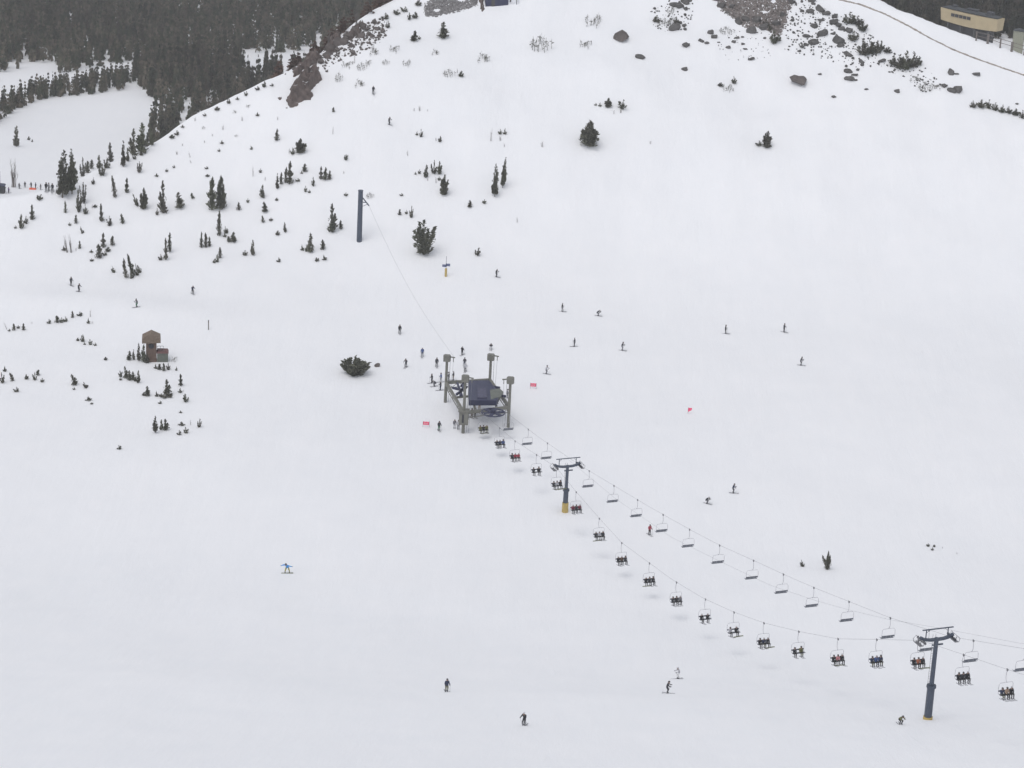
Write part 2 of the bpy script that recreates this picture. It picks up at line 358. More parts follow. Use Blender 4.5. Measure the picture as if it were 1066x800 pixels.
def plant(u, v, h, w, kind, label, lean=0.0, group=None):
    _vc[0] += 1; i = _vc[0]; r = rng(1000 + i)
    p = on(u, v); s_ = depth(p) / F; H = h * s_ * 1.0 / cp; W = w * s_ * .84
    name, cat, _ = KIND[kind]
    rot = (r.uniform(-.03, .03), math.atan2(lean, h), 0); sc = (W, W, H)
    rz = r.uniform(0, 6.28)
    if kind in ('twig', 'bare', 'brush'):
        src = {'twig': TW, 'bare': BARE, 'brush': SPREAD}[kind]
        o = link(name, src[i % len(src)], None, p, (W, W, H), rot)
    elif h <= 6:
        src = P[kind][i % len(P[kind])]
        o = link(name, src, None, p, (W * 1.15, W * 1.15, H), rot)
    else:
        o = empty(name, p); o.rotation_euler = rot
        if kind in ('bush', 'dome'): link('foliage', P[kind][i % len(P[kind])], o, (0, 0, -.05), sc, (0, 0, rz)); link('stem', TWL[i % 3], o, (0, 0, 0), (W * .6, W * .6, H * .8))
        else:
            link('crown', P[kind][i % len(P[kind])], o, (0, 0, H * .02), sc, (0, 0, rz))
            link('trunk', (TR if kind != 'col' else TRS)[i % 3], o, (0, 0, 0), (min(W, H * .5), min(W, H * .5), H))
    tag(o, label, cat, group); return o
def size_word(h): return 'tiny' if h <= 4 else 'small' if h <= 8 else 'mid-sized' if h <= 16 else 'tall'
def cluster(place, items, group=None):
    items = sorted(items, key=lambda t: t[0]); n = len(items)
    for i, it in enumerate(items):
        u, v, h, w, kind = it[:5]; lean = it[5] if len(it) > 5 else 0
        desc = KIND[kind][2]
        desc = desc.replace('small ', '')
        if n == 1: lab = '%s %s %s' % (size_word(h), desc, place)
        else:
            pos = ORD[i] if i < n - 1 else 'rightmost'
            lab = '%s %s, %s%s in %s' % (size_word(h), desc, pos, '' if pos in ('leftmost', 'rightmost') else ' from left', place)
        plant(u, v, h, w, kind, lab, lean, (group or ('plants ' + place)) if n > 1 else None)

V = [
 ('alone in the snowy meadow at far left', [(17, 153, 22, 10, 'pine')]),
 ('the pair of dots in the far meadow', [(30, 146, 4, 3, 'bush'), (33.5, 148, 3, 2, 'bush')]),
 ('beside the crowd at the left edge', [(14, 195, 30, 14, 'bare')]),
 ('two big pines standing on the left crest', [(65, 206, 48, 22, 'big', 2), (75, 202, 45, 19, 'big')]),
 ('the four right behind the two big pines', [(86, 184, 19, 7, 'open'), (91, 180, 12, 6, 'col'), (95.5, 176, 9, 5, 'col'), (97, 192, 7, 4, 'bush')]),
 ('the crest row nearest the two big pines', [(103, 176, 15, 7, 'pine'), (106, 183, 12, 8, 'open'), (111, 175, 10, 7, 'open'), (115, 169, 19, 6, 'pine')]),
 ('the spiky crest row before the forest', [(128.5, 174, 27, 8, 'pine'), (133, 168, 13, 6, 'pine'), (138, 162, 26, 8, 'pine'), (147, 159, 29, 10, 'pine'), (153, 153, 14, 6, 'pine'), (158, 152, 18, 7, 'pine')]),
 ('the small tips just under the spiky crest row', [(140, 166, 5, 4, 'bush'), (147, 162, 5, 3, 'col'), (151, 160, 4, 3, 'bush')]),
 ('capped with snow just under the spiky crest row', [(145, 180, 11, 6, 'open')]),
 ('the pair below the spiky crest row', [(120, 206, 22, 4.5, 'col', -3), (132, 201, 15, 4.5, 'col')]),
 ('the V shaped pair left of the leaning saplings', [(149.5, 218, 21, 8, 'fat'), (143.5, 215, 13, 5, 'open', -5)]),
 ('the thicket under the two big pines', [(68, 222, 12, 3, 'col'), (82, 221, 23, 7, 'open'), (87, 212, 21, 7, 'open'), (89, 223, 10, 5.5, 'bush'), (79, 233, 9, 3.5, 'col'), (72.5, 235, 3, 3, 'bush'), (86, 243, 7, 4, 'bush', -2), (96, 217, 5, 3, 'twig'), (99, 216, 3, 4, 'bush')]),
 ('the trio right of the big pine thicket', [(106, 231, 18, 4.5, 'col', -1), (114, 235, 10, 6.5, 'bush'), (128, 233, 10, 4.5, 'col', -1.5)]),
 ('the group at the left foot of the crest', [(22, 238, 14, 7, 'open'), (27, 233, 8, 5, 'bush'), (33.5, 229, 15, 5, 'col'), (16, 238, 3, 3, 'bush')]),
 ('right of the crowd on the left crest', [(40, 208, 6, 6, 'bush', 3)]),
 ('the pair right of the V shaped pair', [(169.5, 222, 32, 7.5, 'pine', -1), (163.5, 224, 7, 4, 'bush')]),
 ('between the tall thin pine and the twin pines', [(187.5, 217, 16, 8.5, 'pine', -1.5)]),
 ('just left of the twin pines', [(201, 207, 6, 3, 'col', -2)]),
 ('the close trio of tall columns', [(220.5, 219, 33, 9.5, 'col'), (229, 219, 34, 9.5, 'col'), (232.5, 217, 24, 6, 'col')]),
 ('the strip trailing down from the twin pines', [(228, 246, 25, 5, 'col'), (236, 243, 7, 5, 'bush', -2), (234, 247, 5, 4, 'bush'), (243, 252, 10, 6, 'pine'), (239, 252, 6, 4, 'col', -2)]),
 ('the close pair right of the twin pines', [(249, 219, 8, 4, 'col', -1), (246, 219, 4, 3, 'twig')]),
 ('alone right of the twin pines', [(258, 211, 4, 3, 'bush')]),
 ('the pair of spires below the tall thin pine', [(176.5, 263, 20, 4.5, 'col'), (172.5, 271, 22, 4.5, 'col'), (167, 271, 6, 4.5, 'bush')]),
 ('the three spires below the twin pines', [(209.5, 258, 16, 3.5, 'col'), (214, 258, 15, 4, 'col'), (218, 257, 10, 3.5, 'col')]),
 ('the little row under the three spires', [(229, 269, 11, 4, 'col'), (226, 273, 8, 4.5, 'open'), (223, 274, 4, 3, 'bush')]),
 ('the pair right of the three spires', [(263, 266, 17, 7, 'pine'), (255, 266, 5, 5, 'bush')]),
 ('the scattered five on the left middle slope', [(273, 206, 13, 5, 'pine'), (276, 221, 10, 5.5, 'pine', -1), (274, 232, 7, 3.5, 'col', -1), (282, 230, 3, 4, 'bush'), (297, 242, 11, 5, 'pine', -1)]),
 ('below the scattered five', [(289, 245, 5, 4, 'bush')]),
 ('standing like a dark ball below the scattered five', [(290, 273, 4.5, 4.5, 'bush')]),
 ('the eleven specks under the forest crest', [(163, 184, 3.5, 4, 'bush'), (173.5, 179, 3, 3, 'bush'), (181, 175, 3, 3, 'bush'), (198, 164, 6, 2.5, 'twig', -2), (199, 170, 4, 2.5, 'twig', -2), (231, 150, 4, 4, 'bush'), (213, 149, 3, 3, 'twig'), (221, 142, 3, 3, 'twig'), (215, 176, 2.5, 4, 'bush'), (216, 184, 2.5, 4, 'bush'), (184, 161, 4, 5, 'twig')]),
 ('the bare pair among the crest crags', [(371, 31, 26, 7, 'bare'), (342, 50, 22, 8, 'bare')]),
 ('the tips along the smooth snowy crest', [(179, 144, 4, 5, 'bush'), (184, 141, 5, 5, 'bush'), (190, 133, 3, 4, 'bush'), (203, 126, 4, 4, 'twig'), (213, 121, 3, 4, 'bush'), (226, 115, 4, 5, 'bush'), (238, 108, 5, 4, 'open'), (247, 104, 3, 4, 'bush'), (256, 100, 5, 4, 'open'), (268, 94, 4, 5, 'bush'), (275, 91, 6, 4, 'open'), (283, 90, 3, 4, 'bush')]),
 ('the faint twigs below the crest', [(212, 134, 4, 4, 'brush'), (232, 135, 5, 4, 'twig'), (244, 118, 4, 5, 'brush'), (258, 112, 4, 5, 'brush'), (228, 158, 3, 3, 'bush'), (190, 152, 3, 3, 'twig'), (246, 142, 3, 4, 'brush')]),
 ('standing alone above the round pine', [(288, 147, 12, 4.5, 'col')]),
 ('the round pine with its two scrubby neighbours', [(312.5, 159.5, 14, 9.5, 'fat'), (304.5, 161, 7, 5, 'open'), (301, 160, 6, 3, 'twig')]),
 ('the four crowded trunks below the round pine', [(301.5, 192, 23, 6.5, 'col'), (297.5, 191, 16, 4, 'col'), (292.5, 192, 12, 3.5, 'col'), (288.5, 197, 16, 5.5, 'pine')]),
 ('the pair right of the four crowded trunks', [(317, 179, 8, 5, 'col'), (314, 181, 3, 3, 'bush')]),
 ('right beside the foot of the four crowded trunks', [(310, 189, 3, 5, 'bush')]),
 ('the upper trio left of the dark monopole', [(334, 187, 13, 4, 'col'), (338.5, 188, 13, 5, 'col'), (343, 187, 9, 4, 'col')]),
 ('the chain below the upper trio', [(326, 194, 9, 4, 'open'), (318, 200, 6, 3, 'bush'), (322, 201, 3, 3, 'bush')]),
 ('the faint scatter left of the four crowded trunks', [(263.5, 184, 12, 3, 'twig'), (271, 180, 4, 3, 'bush'), (276, 188, 4, 3, 'twig'), (288, 209, 3, 3, 'bush'), (262, 156, 4, 3, 'bush', -1)]),
 ('the pair above the monopole', [(360, 167, 6, 4, 'open'), (358, 181, 3, 3, 'twig')]),
 ('like a dark dot left of the monopole top', [(360, 204, 3, 4, 'bush')]),
 ('the upright marks high on the left slope', [(347, 117, 5, 2.5, 'col'), (346.5, 140, 9, 2.5, 'twig')]),
 ('the bits above the round pine', [(268, 121, 4, 4, 'bush'), (252, 126, 5, 4, 'twig'), (289, 125, 4, 3, 'twig')]),
 ('beside the top of the monopole', [(385.5, 205, 7, 9, 'brush')]),
 ('the pair left of the monopole base', [(346, 242, 28, 8, 'pine'), (355, 239, 9, 4, 'col', -1)]),
 ('the group of six left of the monopole base', [(323, 263, 21, 10, 'pine'), (319, 262, 7, 4, 'bush'), (315, 261, 6, 4, 'bush', -1), (336, 260, 10, 5, 'col'), (330.5, 272, 4, 4.5, 'bush', -2), (338.5, 271, 5.5, 5, 'bush', -2)]),
 ('the three stubs right of the monopole', [(416, 224, 6, 3, 'col'), (423, 223, 4, 3, 'bush'), (428, 227, 12, 4, 'open'), ]),
 ('standing alone just above the blue grey sign', [(441, 265, 34, 23, 'multi')]),
 ('the pair of little shrubs under the leaning pair', [(489, 216, 7, 4.5, 'pine'), (504, 212, 4, 4, 'bush')]),
 ('like a dot right of the monopole top', [(418, 204, 2.5, 4, 'bush')]),
 ('right of the ragged pine', [(496.5, 266, 8, 7, 'open', 2)]),
 ('standing alone left of the lift station', [(369.5, 389.5, 17, 29, 'dome')]),
 ('the high pair above the middle slope group', [(438.5, 143, 8, 4, 'open'), (434, 141, 4, 3, 'bush')]),
 ('the second pair above the middle slope group', [(458, 148, 6, 3.5, 'open'), (454, 147, 4, 3, 'twig')]),
 ('left of the middle slope group', [(424.5, 162, 5.5, 3, 'twig', -1)]),
 ('the middle slope group', [(443, 185, 14, 7, 'pine', 1), (451.5, 181, 13, 7, 'open'), (457.5, 182, 13, 6, 'open'), (436.5, 181, 4, 3, 'bush'), (432.5, 182, 3, 2.5, 'bush'), (454, 191, 7, 3, 'twig'), (457, 188, 4, 3, 'bush'), (445, 188, 3, 3, 'twig')]),
 ('just below the middle slope group', [(461.5, 203, 20, 9.5, 'fat', 1)]),
 ('two overlapping pines right of the middle slope group', [(515, 205, 33, 12, 'big'), (523, 196, 31, 10, 'big', 2)]),
 ('the thin pieces above the overlapping pines', [(511, 147, 13, 4, 'twig'), (520.5, 140, 5, 4, 'bush'), (525.5, 140, 6, 4, 'bush'), (521, 147, 6, 5, 'twig'), (525, 153, 4, 3, 'twig')]),
 ('the faint trio near the slope top middle', [(437, 116, 6, 5, 'twig'), (431, 116, 4, 3, 'twig'), (445, 116, 3, 2, 'twig')]),
 ('left of the blue hut on the high slope', [(461, 40, 16, 9, 'pine', 1), ]),
 ('the high pair left of the tall hut pine', [(431, 43, 10, 7, 'pine'), (436.5, 41, 3, 3, 'bush')]),
 ('the pair under the grey gravel patch', [(426, 21, 7, 5, 'open'), (432.5, 19, 6, 6, 'open', -1)]),
 ('the five along the crest beside the gravel patch', [(420, 12, 5, 8, 'bush', 2), (412, 15, 5, 7, 'bush', 2), (401, 20, 6, 8, 'bush'), (403.5, 29, 7, 6, 'bush', 1), (435.5, 6, 6, 6, 'bush')]),
 ('the brush on the left shoulder', [(389, 57, 10, 12, 'brush'), (410, 54, 9, 12, 'brush'), (383, 68, 8, 7, 'brush'), (402, 66, 6, 9, 'brush'), (423, 68, 8, 10, 'brush'), (353, 84, 14, 9, 'brush'), (374, 90, 9, 13, 'brush'), (361, 70, 8, 14, 'brush'), (377, 71, 9, 12, 'brush'), (388, 55, 10, 5, 'twig'), (369, 66, 14, 3, 'twig')]),
 ('the upper middle brush', [(453, 57, 7, 10, 'brush'), (468, 78, 9, 14, 'brush'), (480, 80, 6, 5, 'bush'), (476, 76, 5, 3, 'twig'), (503, 64, 11, 17, 'brush')]),
 ('the brush right of the blue hut', [(564, 49, 18, 26, 'brush'), (617, 25, 13, 20, 'brush'), (609, 49, 9, 15, 'brush')]),
 ('standing alone mid slope right of centre', [(613, 152, 24, 19, 'fat')]),
 ('the row above the lone rounded pine', [(647, 113, 9, 11, 'bush', 2), (646.5, 118, 5, 5, 'twig'), (633, 112, 9, 7, 'fat'), (624.5, 111, 4, 3.5, 'bush'), (620, 110, 2.5, 3, 'bush'), (639, 119, 5, 3, 'twig')]),
 ('left of the lone rounded pine', [(564.5, 153, 6, 5.5, 'twig', -1)]),
 ('right of the lone rounded pine', [(677, 150, 3.5, 4, 'twig')]),
 ('alone in the middle of the bare slope', [(538.5, 232, 6, 3, 'twig')]),
 ('the patch above the big brown boulder', [(764, 87, 7, 6, 'bush'), (757, 94, 9, 12, 'brush'), (750, 90, 4, 5, 'bush'), (763, 95, 4, 5, 'twig')]),
 ('the pair below the big brown boulder', [(798, 154, 16, 9, 'fat'), (790, 152, 5, 7, 'bush')]),
 ('the brush left of the scree', [(682, 23, 7, 8, 'bush', 2), (688, 24, 8, 10, 'brush'), (696, 27, 12, 13, 'brush'), (698, 14, 9, 9, 'brush'), (704, 25, 7, 7, 'bush')]),
 ('left of the scree near the top edge', [(757, 33, 7, 18, 'brush')]),
 ('the dark bushes along the rocky rib', [(885, 24, 11, 17, 'bush'), (893, 26, 9, 12, 'bush'), (898, 32, 9, 11, 'bush'), (888, 42, 9, 12, 'bush'), (898, 57, 14, 14, 'bush'), (905, 56, 16, 15, 'bush'), (912, 55, 12, 12, 'bush'), (917, 52, 9, 9, 'bush'), (924, 55, 6, 7, 'bush')]),
 ('the dark thicket ending the rib', [(930, 68, 9, 11, 'bush'), (936, 71, 14, 14, 'bush'), (943, 72, 17, 15, 'bush'), (950, 70, 15, 13, 'bush'), (956, 68, 9, 8, 'bush')]),
 ('the brush below the thicket', [(965, 92, 9, 20, 'brush'), (952, 84, 6, 16, 'brush'), (975, 92, 6, 14, 'brush')]),
 ('the line of bushes running off the right edge', [(1013, 112, 7, 8, 'bush'), (1021, 112, 8, 9, 'bush'), (1029, 113, 9, 9, 'bush'), (1036, 115, 8, 8, 'bush'), (1043, 117, 7, 8, 'bush'), (1050, 118, 7, 8, 'bush'), (1057, 120, 7, 8, 'bush'), (1064, 123, 8, 8, 'bush'), (1071, 124, 8, 8, 'bush')]),
 ('the bushes hanging below the scree', [(806, 45, 13, 10, 'bush'), (797, 28, 8, 8, 'bush'), (801, 32, 7, 6, 'bush'), (811, 43, 6, 5, 'bush')]),
 ('the clump left of the wooden booth', [(144.5, 376, 20, 6, 'pine'), (139, 375, 11, 5, 'pine'), (134.5, 375, 9, 5, 'pine'), (149.5, 377, 18, 5.5, 'pine'), (153, 378, 9, 5, 'pine')]),
 ('the tips in front of the wooden booth', [(162, 384, 5, 4, 'bush'), (166, 385, 6, 4, 'col'), (170.5, 386.5, 8, 3.5, 'col'), (175, 385, 7, 4.5, 'bush'), (183.5, 386, 4, 2.5, 'bush')]),
 ('beside the shed of the wooden booth', [(181, 377, 8, 7, 'brush')]),
 ('the row below the wooden booth', [(126, 393, 7, 4, 'open', -1), (125.5, 396, 2.5, 3, 'bush'), (131.5, 394, 12, 4.5, 'pine', -1), (135, 396, 10, 5, 'pine'), (138.5, 396, 9, 4, 'col'), (141, 397, 7, 5, 'bush'), (144, 399, 14, 6, 'pine')]),
 ('the scattered seven below the booth row', [(154, 412.5, 10, 5, 'pine', -1), (150, 412, 4, 4, 'bush'), (163.5, 413, 6, 4, 'bush', -1), (168, 413, 3, 5, 'bush'), (174, 411, 15, 7, 'pine'), (173, 413.5, 4, 13, 'bush'), (178, 412, 3, 4, 'bush')]),
 ('the four right of the booth row', [(188, 402, 12, 4.5, 'col'), (187.5, 409, 5, 4.5, 'bush'), (193.5, 418.5, 8, 7, 'open', -1), (191, 408, 3, 2, 'twig')]),
 ('like a dark dot below the scattered seven', [(166.5, 420.5, 3, 4, 'bush')]),
 ('like a dark dot above the five low shrubs', [(188, 430, 2.5, 3.5, 'bush')]),
 ('the dark trio of pines lowest on the left', [(161.5, 451, 18, 9, 'big'), (168, 448, 12, 6, 'pine'), (172.5, 448, 11, 6, 'pine')]),
 ('the five low shrubs beside the dark trio', [(189, 443, 4, 7, 'bush'), (198.5, 443, 6, 3, 'twig'), (207, 445, 9, 5, 'open', 1), (186.5, 453, 5, 5, 'bush'), (194, 451, 6, 5, 'bush', -1)]),
 ('alone below the dark trio', [(124.5, 468, 4.5, 5, 'bush', -1)]),
 ('the bare stems at left', [(70, 263, 18, 5, 'bare', -3), (74, 263, 20, 5, 'bare', -2), (67, 261, 5, 5, 'bush', -1)]),
 ('the pair above the bare stems', [(83, 259, 8, 3, 'col'), (79, 261, 3, 3, 'twig')]),
 ('the group of five at the hill foot', [(103, 269, 14, 7, 'col'), (107.5, 258, 15, 5, 'col'), (117, 256, 10, 4.5, 'col'), (112, 262, 5, 5, 'bush', 1), (109, 266, 4, 5, 'bush')]),
 ('the two dots left of the group of five', [(95, 263, 3, 4, 'bush'), (95.5, 272, 2.5, 4, 'bush')]),
 ('left of the leaning saplings at the foot of the hill', [(118.5, 284, 7, 4.5, 'bush', -2)]),
 ('the leaning saplings at the foot of the hill', [(131.5, 290, 20, 4.5, 'col', -3), (139.5, 288, 23, 5, 'col', -7), (143, 287, 12, 6, 'open', -2), (137, 290, 8, 5, 'bush'), (146, 284, 8, 5, 'bush', -3)]),
 ('the upper left row along the low roll', [(7, 343, 8, 3, 'twig', -3), (9.5, 345, 2.5, 3, 'bush'), (14.5, 344, 7, 3.5, 'col'), (19, 342, 3, 3.5, 'bush'), (24.5, 344, 7, 3.5, 'col'), (33, 337, 2, 3, 'twig')]),
 ('the right half of the low roll row', [(51, 337, 4.5, 4.5, 'bush'), (59.5, 336, 7, 5, 'col'), (64, 336, 5, 4, 'bush'), (68, 335, 5, 5, 'bush'), (75.5, 331, 7, 3, 'col'), (83, 329, 4, 6, 'bush'), (94, 330, 9, 3, 'twig'), (92, 337, 6, 3.5, 'bush'), (96, 337, 3, 3, 'twig')]),
 ('the group upper left of the booth', [(86, 356, 7.5, 5, 'open'), (81, 355, 3.5, 3, 'bush'), (88, 359, 2.5, 3, 'bush'), (94.5, 359, 5.5, 4, 'bush', -1), (99, 360, 3, 3.5, 'bush')]),
 ('alone between that group and the booth', [(110, 375, 3.5, 3.5, 'bush')]),
 ('the group by the left edge below the roll', [(5, 387, 6, 4, 'bush'), (3, 399, 11, 5, 'open', -1), (13.5, 397, 9, 4, 'col', -3), (28, 395, 5.5, 4, 'bush', -1), (36, 396, 8, 4.5, 'open'), (39, 391, 6, 3.5, 'col', 1), (44, 398, 4, 4, 'bush'), (17, 408, 5, 6, 'bush')]),
 ('the stray group left below the booth', [(78.5, 401, 11, 6, 'pine', -3), (90, 404, 6.5, 6, 'bush', -3), (77, 406, 3, 3, 'bush'), (92.5, 417, 4, 7, 'bush', -1), (95.5, 421, 2, 3, 'bush')]),
 ('standing alone right of the empty chairs', [(835.5, 590, 7.5, 5, 'bush', -2)]),
 ('the pair standing right of the empty chairs', [(861, 593, 19, 6.5, 'fat', 0), (858.5, 586, 8, 3, 'col', -3), (865.5, 589, 12, 1.8, 'twig', -3)]),
 ('the tiny tips far right below the slope', [(966, 569, 3, 3.5, 'bush'), (970.5, 573, 3, 3, 'bush'), (972.5, 569.5, 2.5, 2.5, 'bush'), (981, 571, 2, 2.5, 'twig'), (996, 577, 2, 2.5, 'twig')]),
]
V = [(a, b) for a, b in V]
for a, b in V: cluster(a, b)

# ---------------------------------------------------------------- rocks
def rock_mesh(seed, m, sub=2, name='boulder'):
    b = bmesh.new(); bmesh.ops.create_icosphere(b, subdivisions=sub, radius=.5); r = rng(seed)
    pl = [(Vector(r.normal(0, 1, 3)).normalized(), r.uniform(.22, .42)) for _ in range(11)]
    for v in b.verts:
        for nrm, d in pl:
            k = v.co.dot(nrm)
            if k > d: v.co -= nrm * (k - d)
        v.co *= 1 + r.normal(0, .06)
        v.co.x += .25 * v.co.z * math.sin(seed)
    me = bpy.data.meshes.new(name); b.to_mesh(me); b.free(); me.materials.append(m); return me
RK = [rock_mesh(300 + i, M_ROCK) for i in range(6)]; RB = [rock_mesh(320 + i, M_BROWN) for i in range(5)]
_rc = [0]
def rocks(place, items, group=None, brown=False):
    items = sorted(items, key=lambda t: t[0]); n = len(items)
    for i, (u, v, w, h) in enumerate(items):
        _rc[0] += 1; p = on(u, v); s_ = depth(p) / F; r = rng(400 + _rc[0])
        src = RB if brown else RK
        o = link('boulder', src[_rc[0] % len(src)], None, p + Vector((0, .2, h * s_ * .25)), (w * s_ * 1.3, w * s_ * 1.1, h * s_ * 1.35), (r.uniform(-.2, .2), r.uniform(-.2, .2), r.uniform(-.6, .6)))
        sz = 'large' if w >= 11 else 'mid-sized' if w >= 7 else 'small'
        pos = '' if n == 1 else (', %s in ' % ('rightmost' if i == n - 1 else 'leftmost' if i == 0 else ORD[i] + ' from left'))
        tag(o, ('%s %s boulder%s%s' % (sz, 'brown' if brown else 'grey', pos or ' ', place)), 'boulder', ('boulders: ' + place) if n > 1 else None)
rocks('lying alone high right of the brush patches', [(646, 42, 16, 11)], brown=True)
rocks('under the brown oval boulder on clear snow', [(666, 61, 9, 7)])
rocks('the rocks left of the scree', [(714, 49, 8, 7), (730, 44, 6, 4.5), (736, 46, 5, 4), (739.5, 36, 5.5, 6), (743.5, 40, 6.5, 5), (712, 28, 4, 4), (702, 32, 10, 9), (713, 73, 6.5, 5)])
rocks('the pile near the top edge', [(707, 8, 10, 8), (713, 4, 9, 8), (701, 6, 7, 6), (744, 1, 6, 4), (717, 2, 6, 6)])
rocks('the fringe of the scree', [(751, 8, 9, 7), (757, 14, 4, 3), (769, 25, 8, 8), (782, 35, 9, 9), (795, 30, 9, 9), (776, 22, 8, 8), (788, 24, 9, 9), (808, 27, 9, 9), (762, 9, 7, 7), (815, 18, 7, 7)])
rocks('the pebbles under the scree', [(758, 51, 4.5, 4), (764, 45, 4.5, 4), (767.5, 40, 5, 3), (773, 39.5, 4, 2.5), (773.5, 47, 5, 3), (776, 52, 4.5, 2.5), (782, 63, 6, 3.5), (748, 45, 3, 2), (796, 41, 3, 3)])
rocks('lying alone on clean snow below the scree', [(832, 87, 19, 12)], brown=True)
rocks('the rocks right of the scree', [(824, 4, 8, 7), (845, 2, 8, 6), (854, 12, 10, 8), (860, 16, 8, 5), (843, 14, 7, 6), (835, 13, 5, 4), (869, 19, 6, 6), (855, 22, 7, 3.5), (848, 28, 8, 6), (851, 40, 3, 3), (840, 39, 8, 5)])
rocks('the middle of the rocky rib', [(868, 25, 9, 7), (873, 28, 8, 6), (876, 32, 6, 5), (856, 38, 9, 9), (847, 46, 10, 9), (873, 45, 12, 10), (875, 49, 7, 6), (835, 50, 6, 4), (832, 54, 4, 3), (839, 48, 6, 4), (868, 36, 4, 4), (884, 34, 8, 7)])
rocks('the rocks under the dark bushes', [(883, 58, 10, 5), (897, 66, 6, 5), (918, 65, 7, 4), (883, 76, 8, 7), (890, 79, 7, 2.5), (893, 74, 4, 4), (884, 84, 9, 6), (891, 84, 4, 2), (902, 94, 4, 3), (934, 96, 6, 5), (868, 102, 5, 3.5), (853.5, 78, 4, 2.5), (926, 76, 3, 2)])
rocks('the rocks near the dirt path', [(990, 78, 7, 8), (995.5, 78, 5, 2), (1017, 78, 8, 4), (983, 91, 7, 5.5), (991, 96, 9, 7), (997, 96, 10, 9), (1059, 109, 4, 2)])
rocks('the left crest rocks', [(343, 54, 12, 9), (350, 47, 13, 10), (340, 60, 8, 7), (358, 46, 10, 7), (363, 39, 12, 7), (370, 35, 11, 8), (378, 30, 9, 7), (376, 39, 8, 6), (334, 66, 8, 7), (324, 67, 6, 5), (387, 39, 6, 3.5), (395, 38, 5, 3.5), (382, 31, 9, 3), (392, 31, 9, 3), (366, 49, 6, 3)], brown=True)
rocks('beside the dome bush', [(393, 382, 6, 4)], brown=True)

# outcrops, scree: surfaces draped over the slope
def poly_in(px, py, poly):
    c = np.zeros(px.shape, bool); n = len(poly); j = n - 1
    for i in range(n):
        xi, yi = poly[i]; xj, yj = poly[j]
        cond = ((yi > py) != (yj > py)) & (px < (xj - xi) * (py - yi) / (yj - yi + 1e-9) + xi); c ^= cond; j = i
    return c
def ledge_snow(m):
    """snow lying on the flatter ledges of a rock material"""
    n = m.node_tree.nodes; l = m.node_tree.links; b = n['Principled BSDF']; src = b.inputs['Base Color'].links[0].from_socket
    g = n.new('ShaderNodeNewGeometry'); sx = n.new('ShaderNodeSeparateXYZ'); l.new(g.outputs['True Normal'], sx.inputs[0])
    tc = n.new('ShaderNodeTexCoord'); nz = n.new('ShaderNodeTexNoise'); nz.inputs['Scale'].default_value = .55; nz.inputs['Detail'].default_value = 5; l.new(tc.outputs['Object'], nz.inputs['Vector'])
    ad = n.new('ShaderNodeMath'); ad.operation = 'MULTIPLY'; l.new(sx.outputs['Z'], ad.inputs[0]); l.new(nz.outputs['Fac'], ad.inputs[1])
    mr = n.new('ShaderNodeMapRange'); mr.inputs['From Min'].default_value = .50; mr.inputs['From Max'].default_value = .53; l.new(ad.outputs[0], mr.inputs['Value'])
    mx = n.new('ShaderNodeMix'); mx.data_type = 'RGBA'; l.new(mr.outputs[0], mx.inputs['Factor']); l.new(src, mx.inputs['A']); mx.inputs['B'].default_value = (.82, .83, .85, 1)
    l.new(mx.outputs['Result'], b.inputs['Base Color']); return m
M_CRAG = ledge_snow(mat('crag_rock', (.108, .084, .076), .95, .45, .7, bump=.8))
def outcrop(name, pixpoly, height, m, seed, step=.45):
    w = [on(u, v) for u, v in pixpoly]; poly = [(p.x, p.y) for p in w]
    xs = np.arange(min(p[0] for p in poly) - 1.5, max(p[0] for p in poly) + 1.5, step); ys = np.arange(min(p[1] for p in poly) - 1.5, max(p[1] for p in poly) + 1.5, step)
    X, Y = np.meshgrid(xs, ys); r = rng(seed); X = X + r.normal(0, step * .22, X.shape); Y = Y + r.normal(0, step * .22, Y.shape)
    ins = poly_in(X, Y, poly)
    d = np.full(X.shape, 1e9)
    for i in range(len(poly)):
        a = np.array(poly[i]); b = np.array(poly[(i + 1) % len(poly)]); ab = b - a; t = np.clip(((X - a[0]) * ab[0] + (Y - a[1]) * ab[1]) / (ab @ ab + 1e-9), 0, 1)
        d = np.minimum(d, np.hypot(X - a[0] - t * ab[0], Y - a[1] - t * ab[1]))
    d = np.where(ins, d, -d); nz = 0 * X
    for k, A in ((.9, .5), (1.7, .34), (3.1, .24), (5.3, .16), (8.7, .10)):
        for q in range(2):
            th = r.uniform(-.5, 1.3) + q * 1.2; nz = nz + A * (1 - 2 * np.abs(np.sin((X * math.cos(th) + Y * math.sin(th) * .6) * k + r.uniform(0, 6)))) * .6
    H = height * np.clip((d + .8 * nz) / .9, -1, 1) * (.75 + .9 * np.abs(nz)) + r.normal(0, .10, X.shape) * min(1, height)
    Z = ground(X, Y) + H - .2
    vs = np.stack([X.ravel(), Y.ravel(), Z.ravel()], 1); ii = np.arange(X.size).reshape(X.shape)
    fs = [(ii[j, i], ii[j, i + 1], ii[j + 1, i + 1], ii[j + 1, i]) for j in range(X.shape[0] - 1) for i in range(X.shape[1] - 1) if max(d[j, i], d[j + 1, i + 1], d[j, i + 1], d[j + 1, i]) > -1.2]
    mb = MB(); mb.add([tuple(v) for v in vs], [tuple(int(k) for k in q) for q in fs]); return mb.build(name, m)
o = outcrop('rock_outcrop', [(295, 115), (298, 100), (303, 89), (312, 79), (322, 75), (333, 74), (337, 81), (331, 89), (323, 106), (315, 107), (309, 111), (303, 112)], 2.1, M_CRAG, 1)
tag(o, 'big reddish brown rock outcrop breaking through snow on the left crest', 'rock outcrop')
o = outcrop('rock_outcrop', [(286, 113), (290, 101), (295, 94), (298, 93), (296, 100), (292, 108)], 1.0, M_CRAG, 2, .3)
tag(o, 'thin slanting brown rock slab just left of the big outcrop', 'rock outcrop')
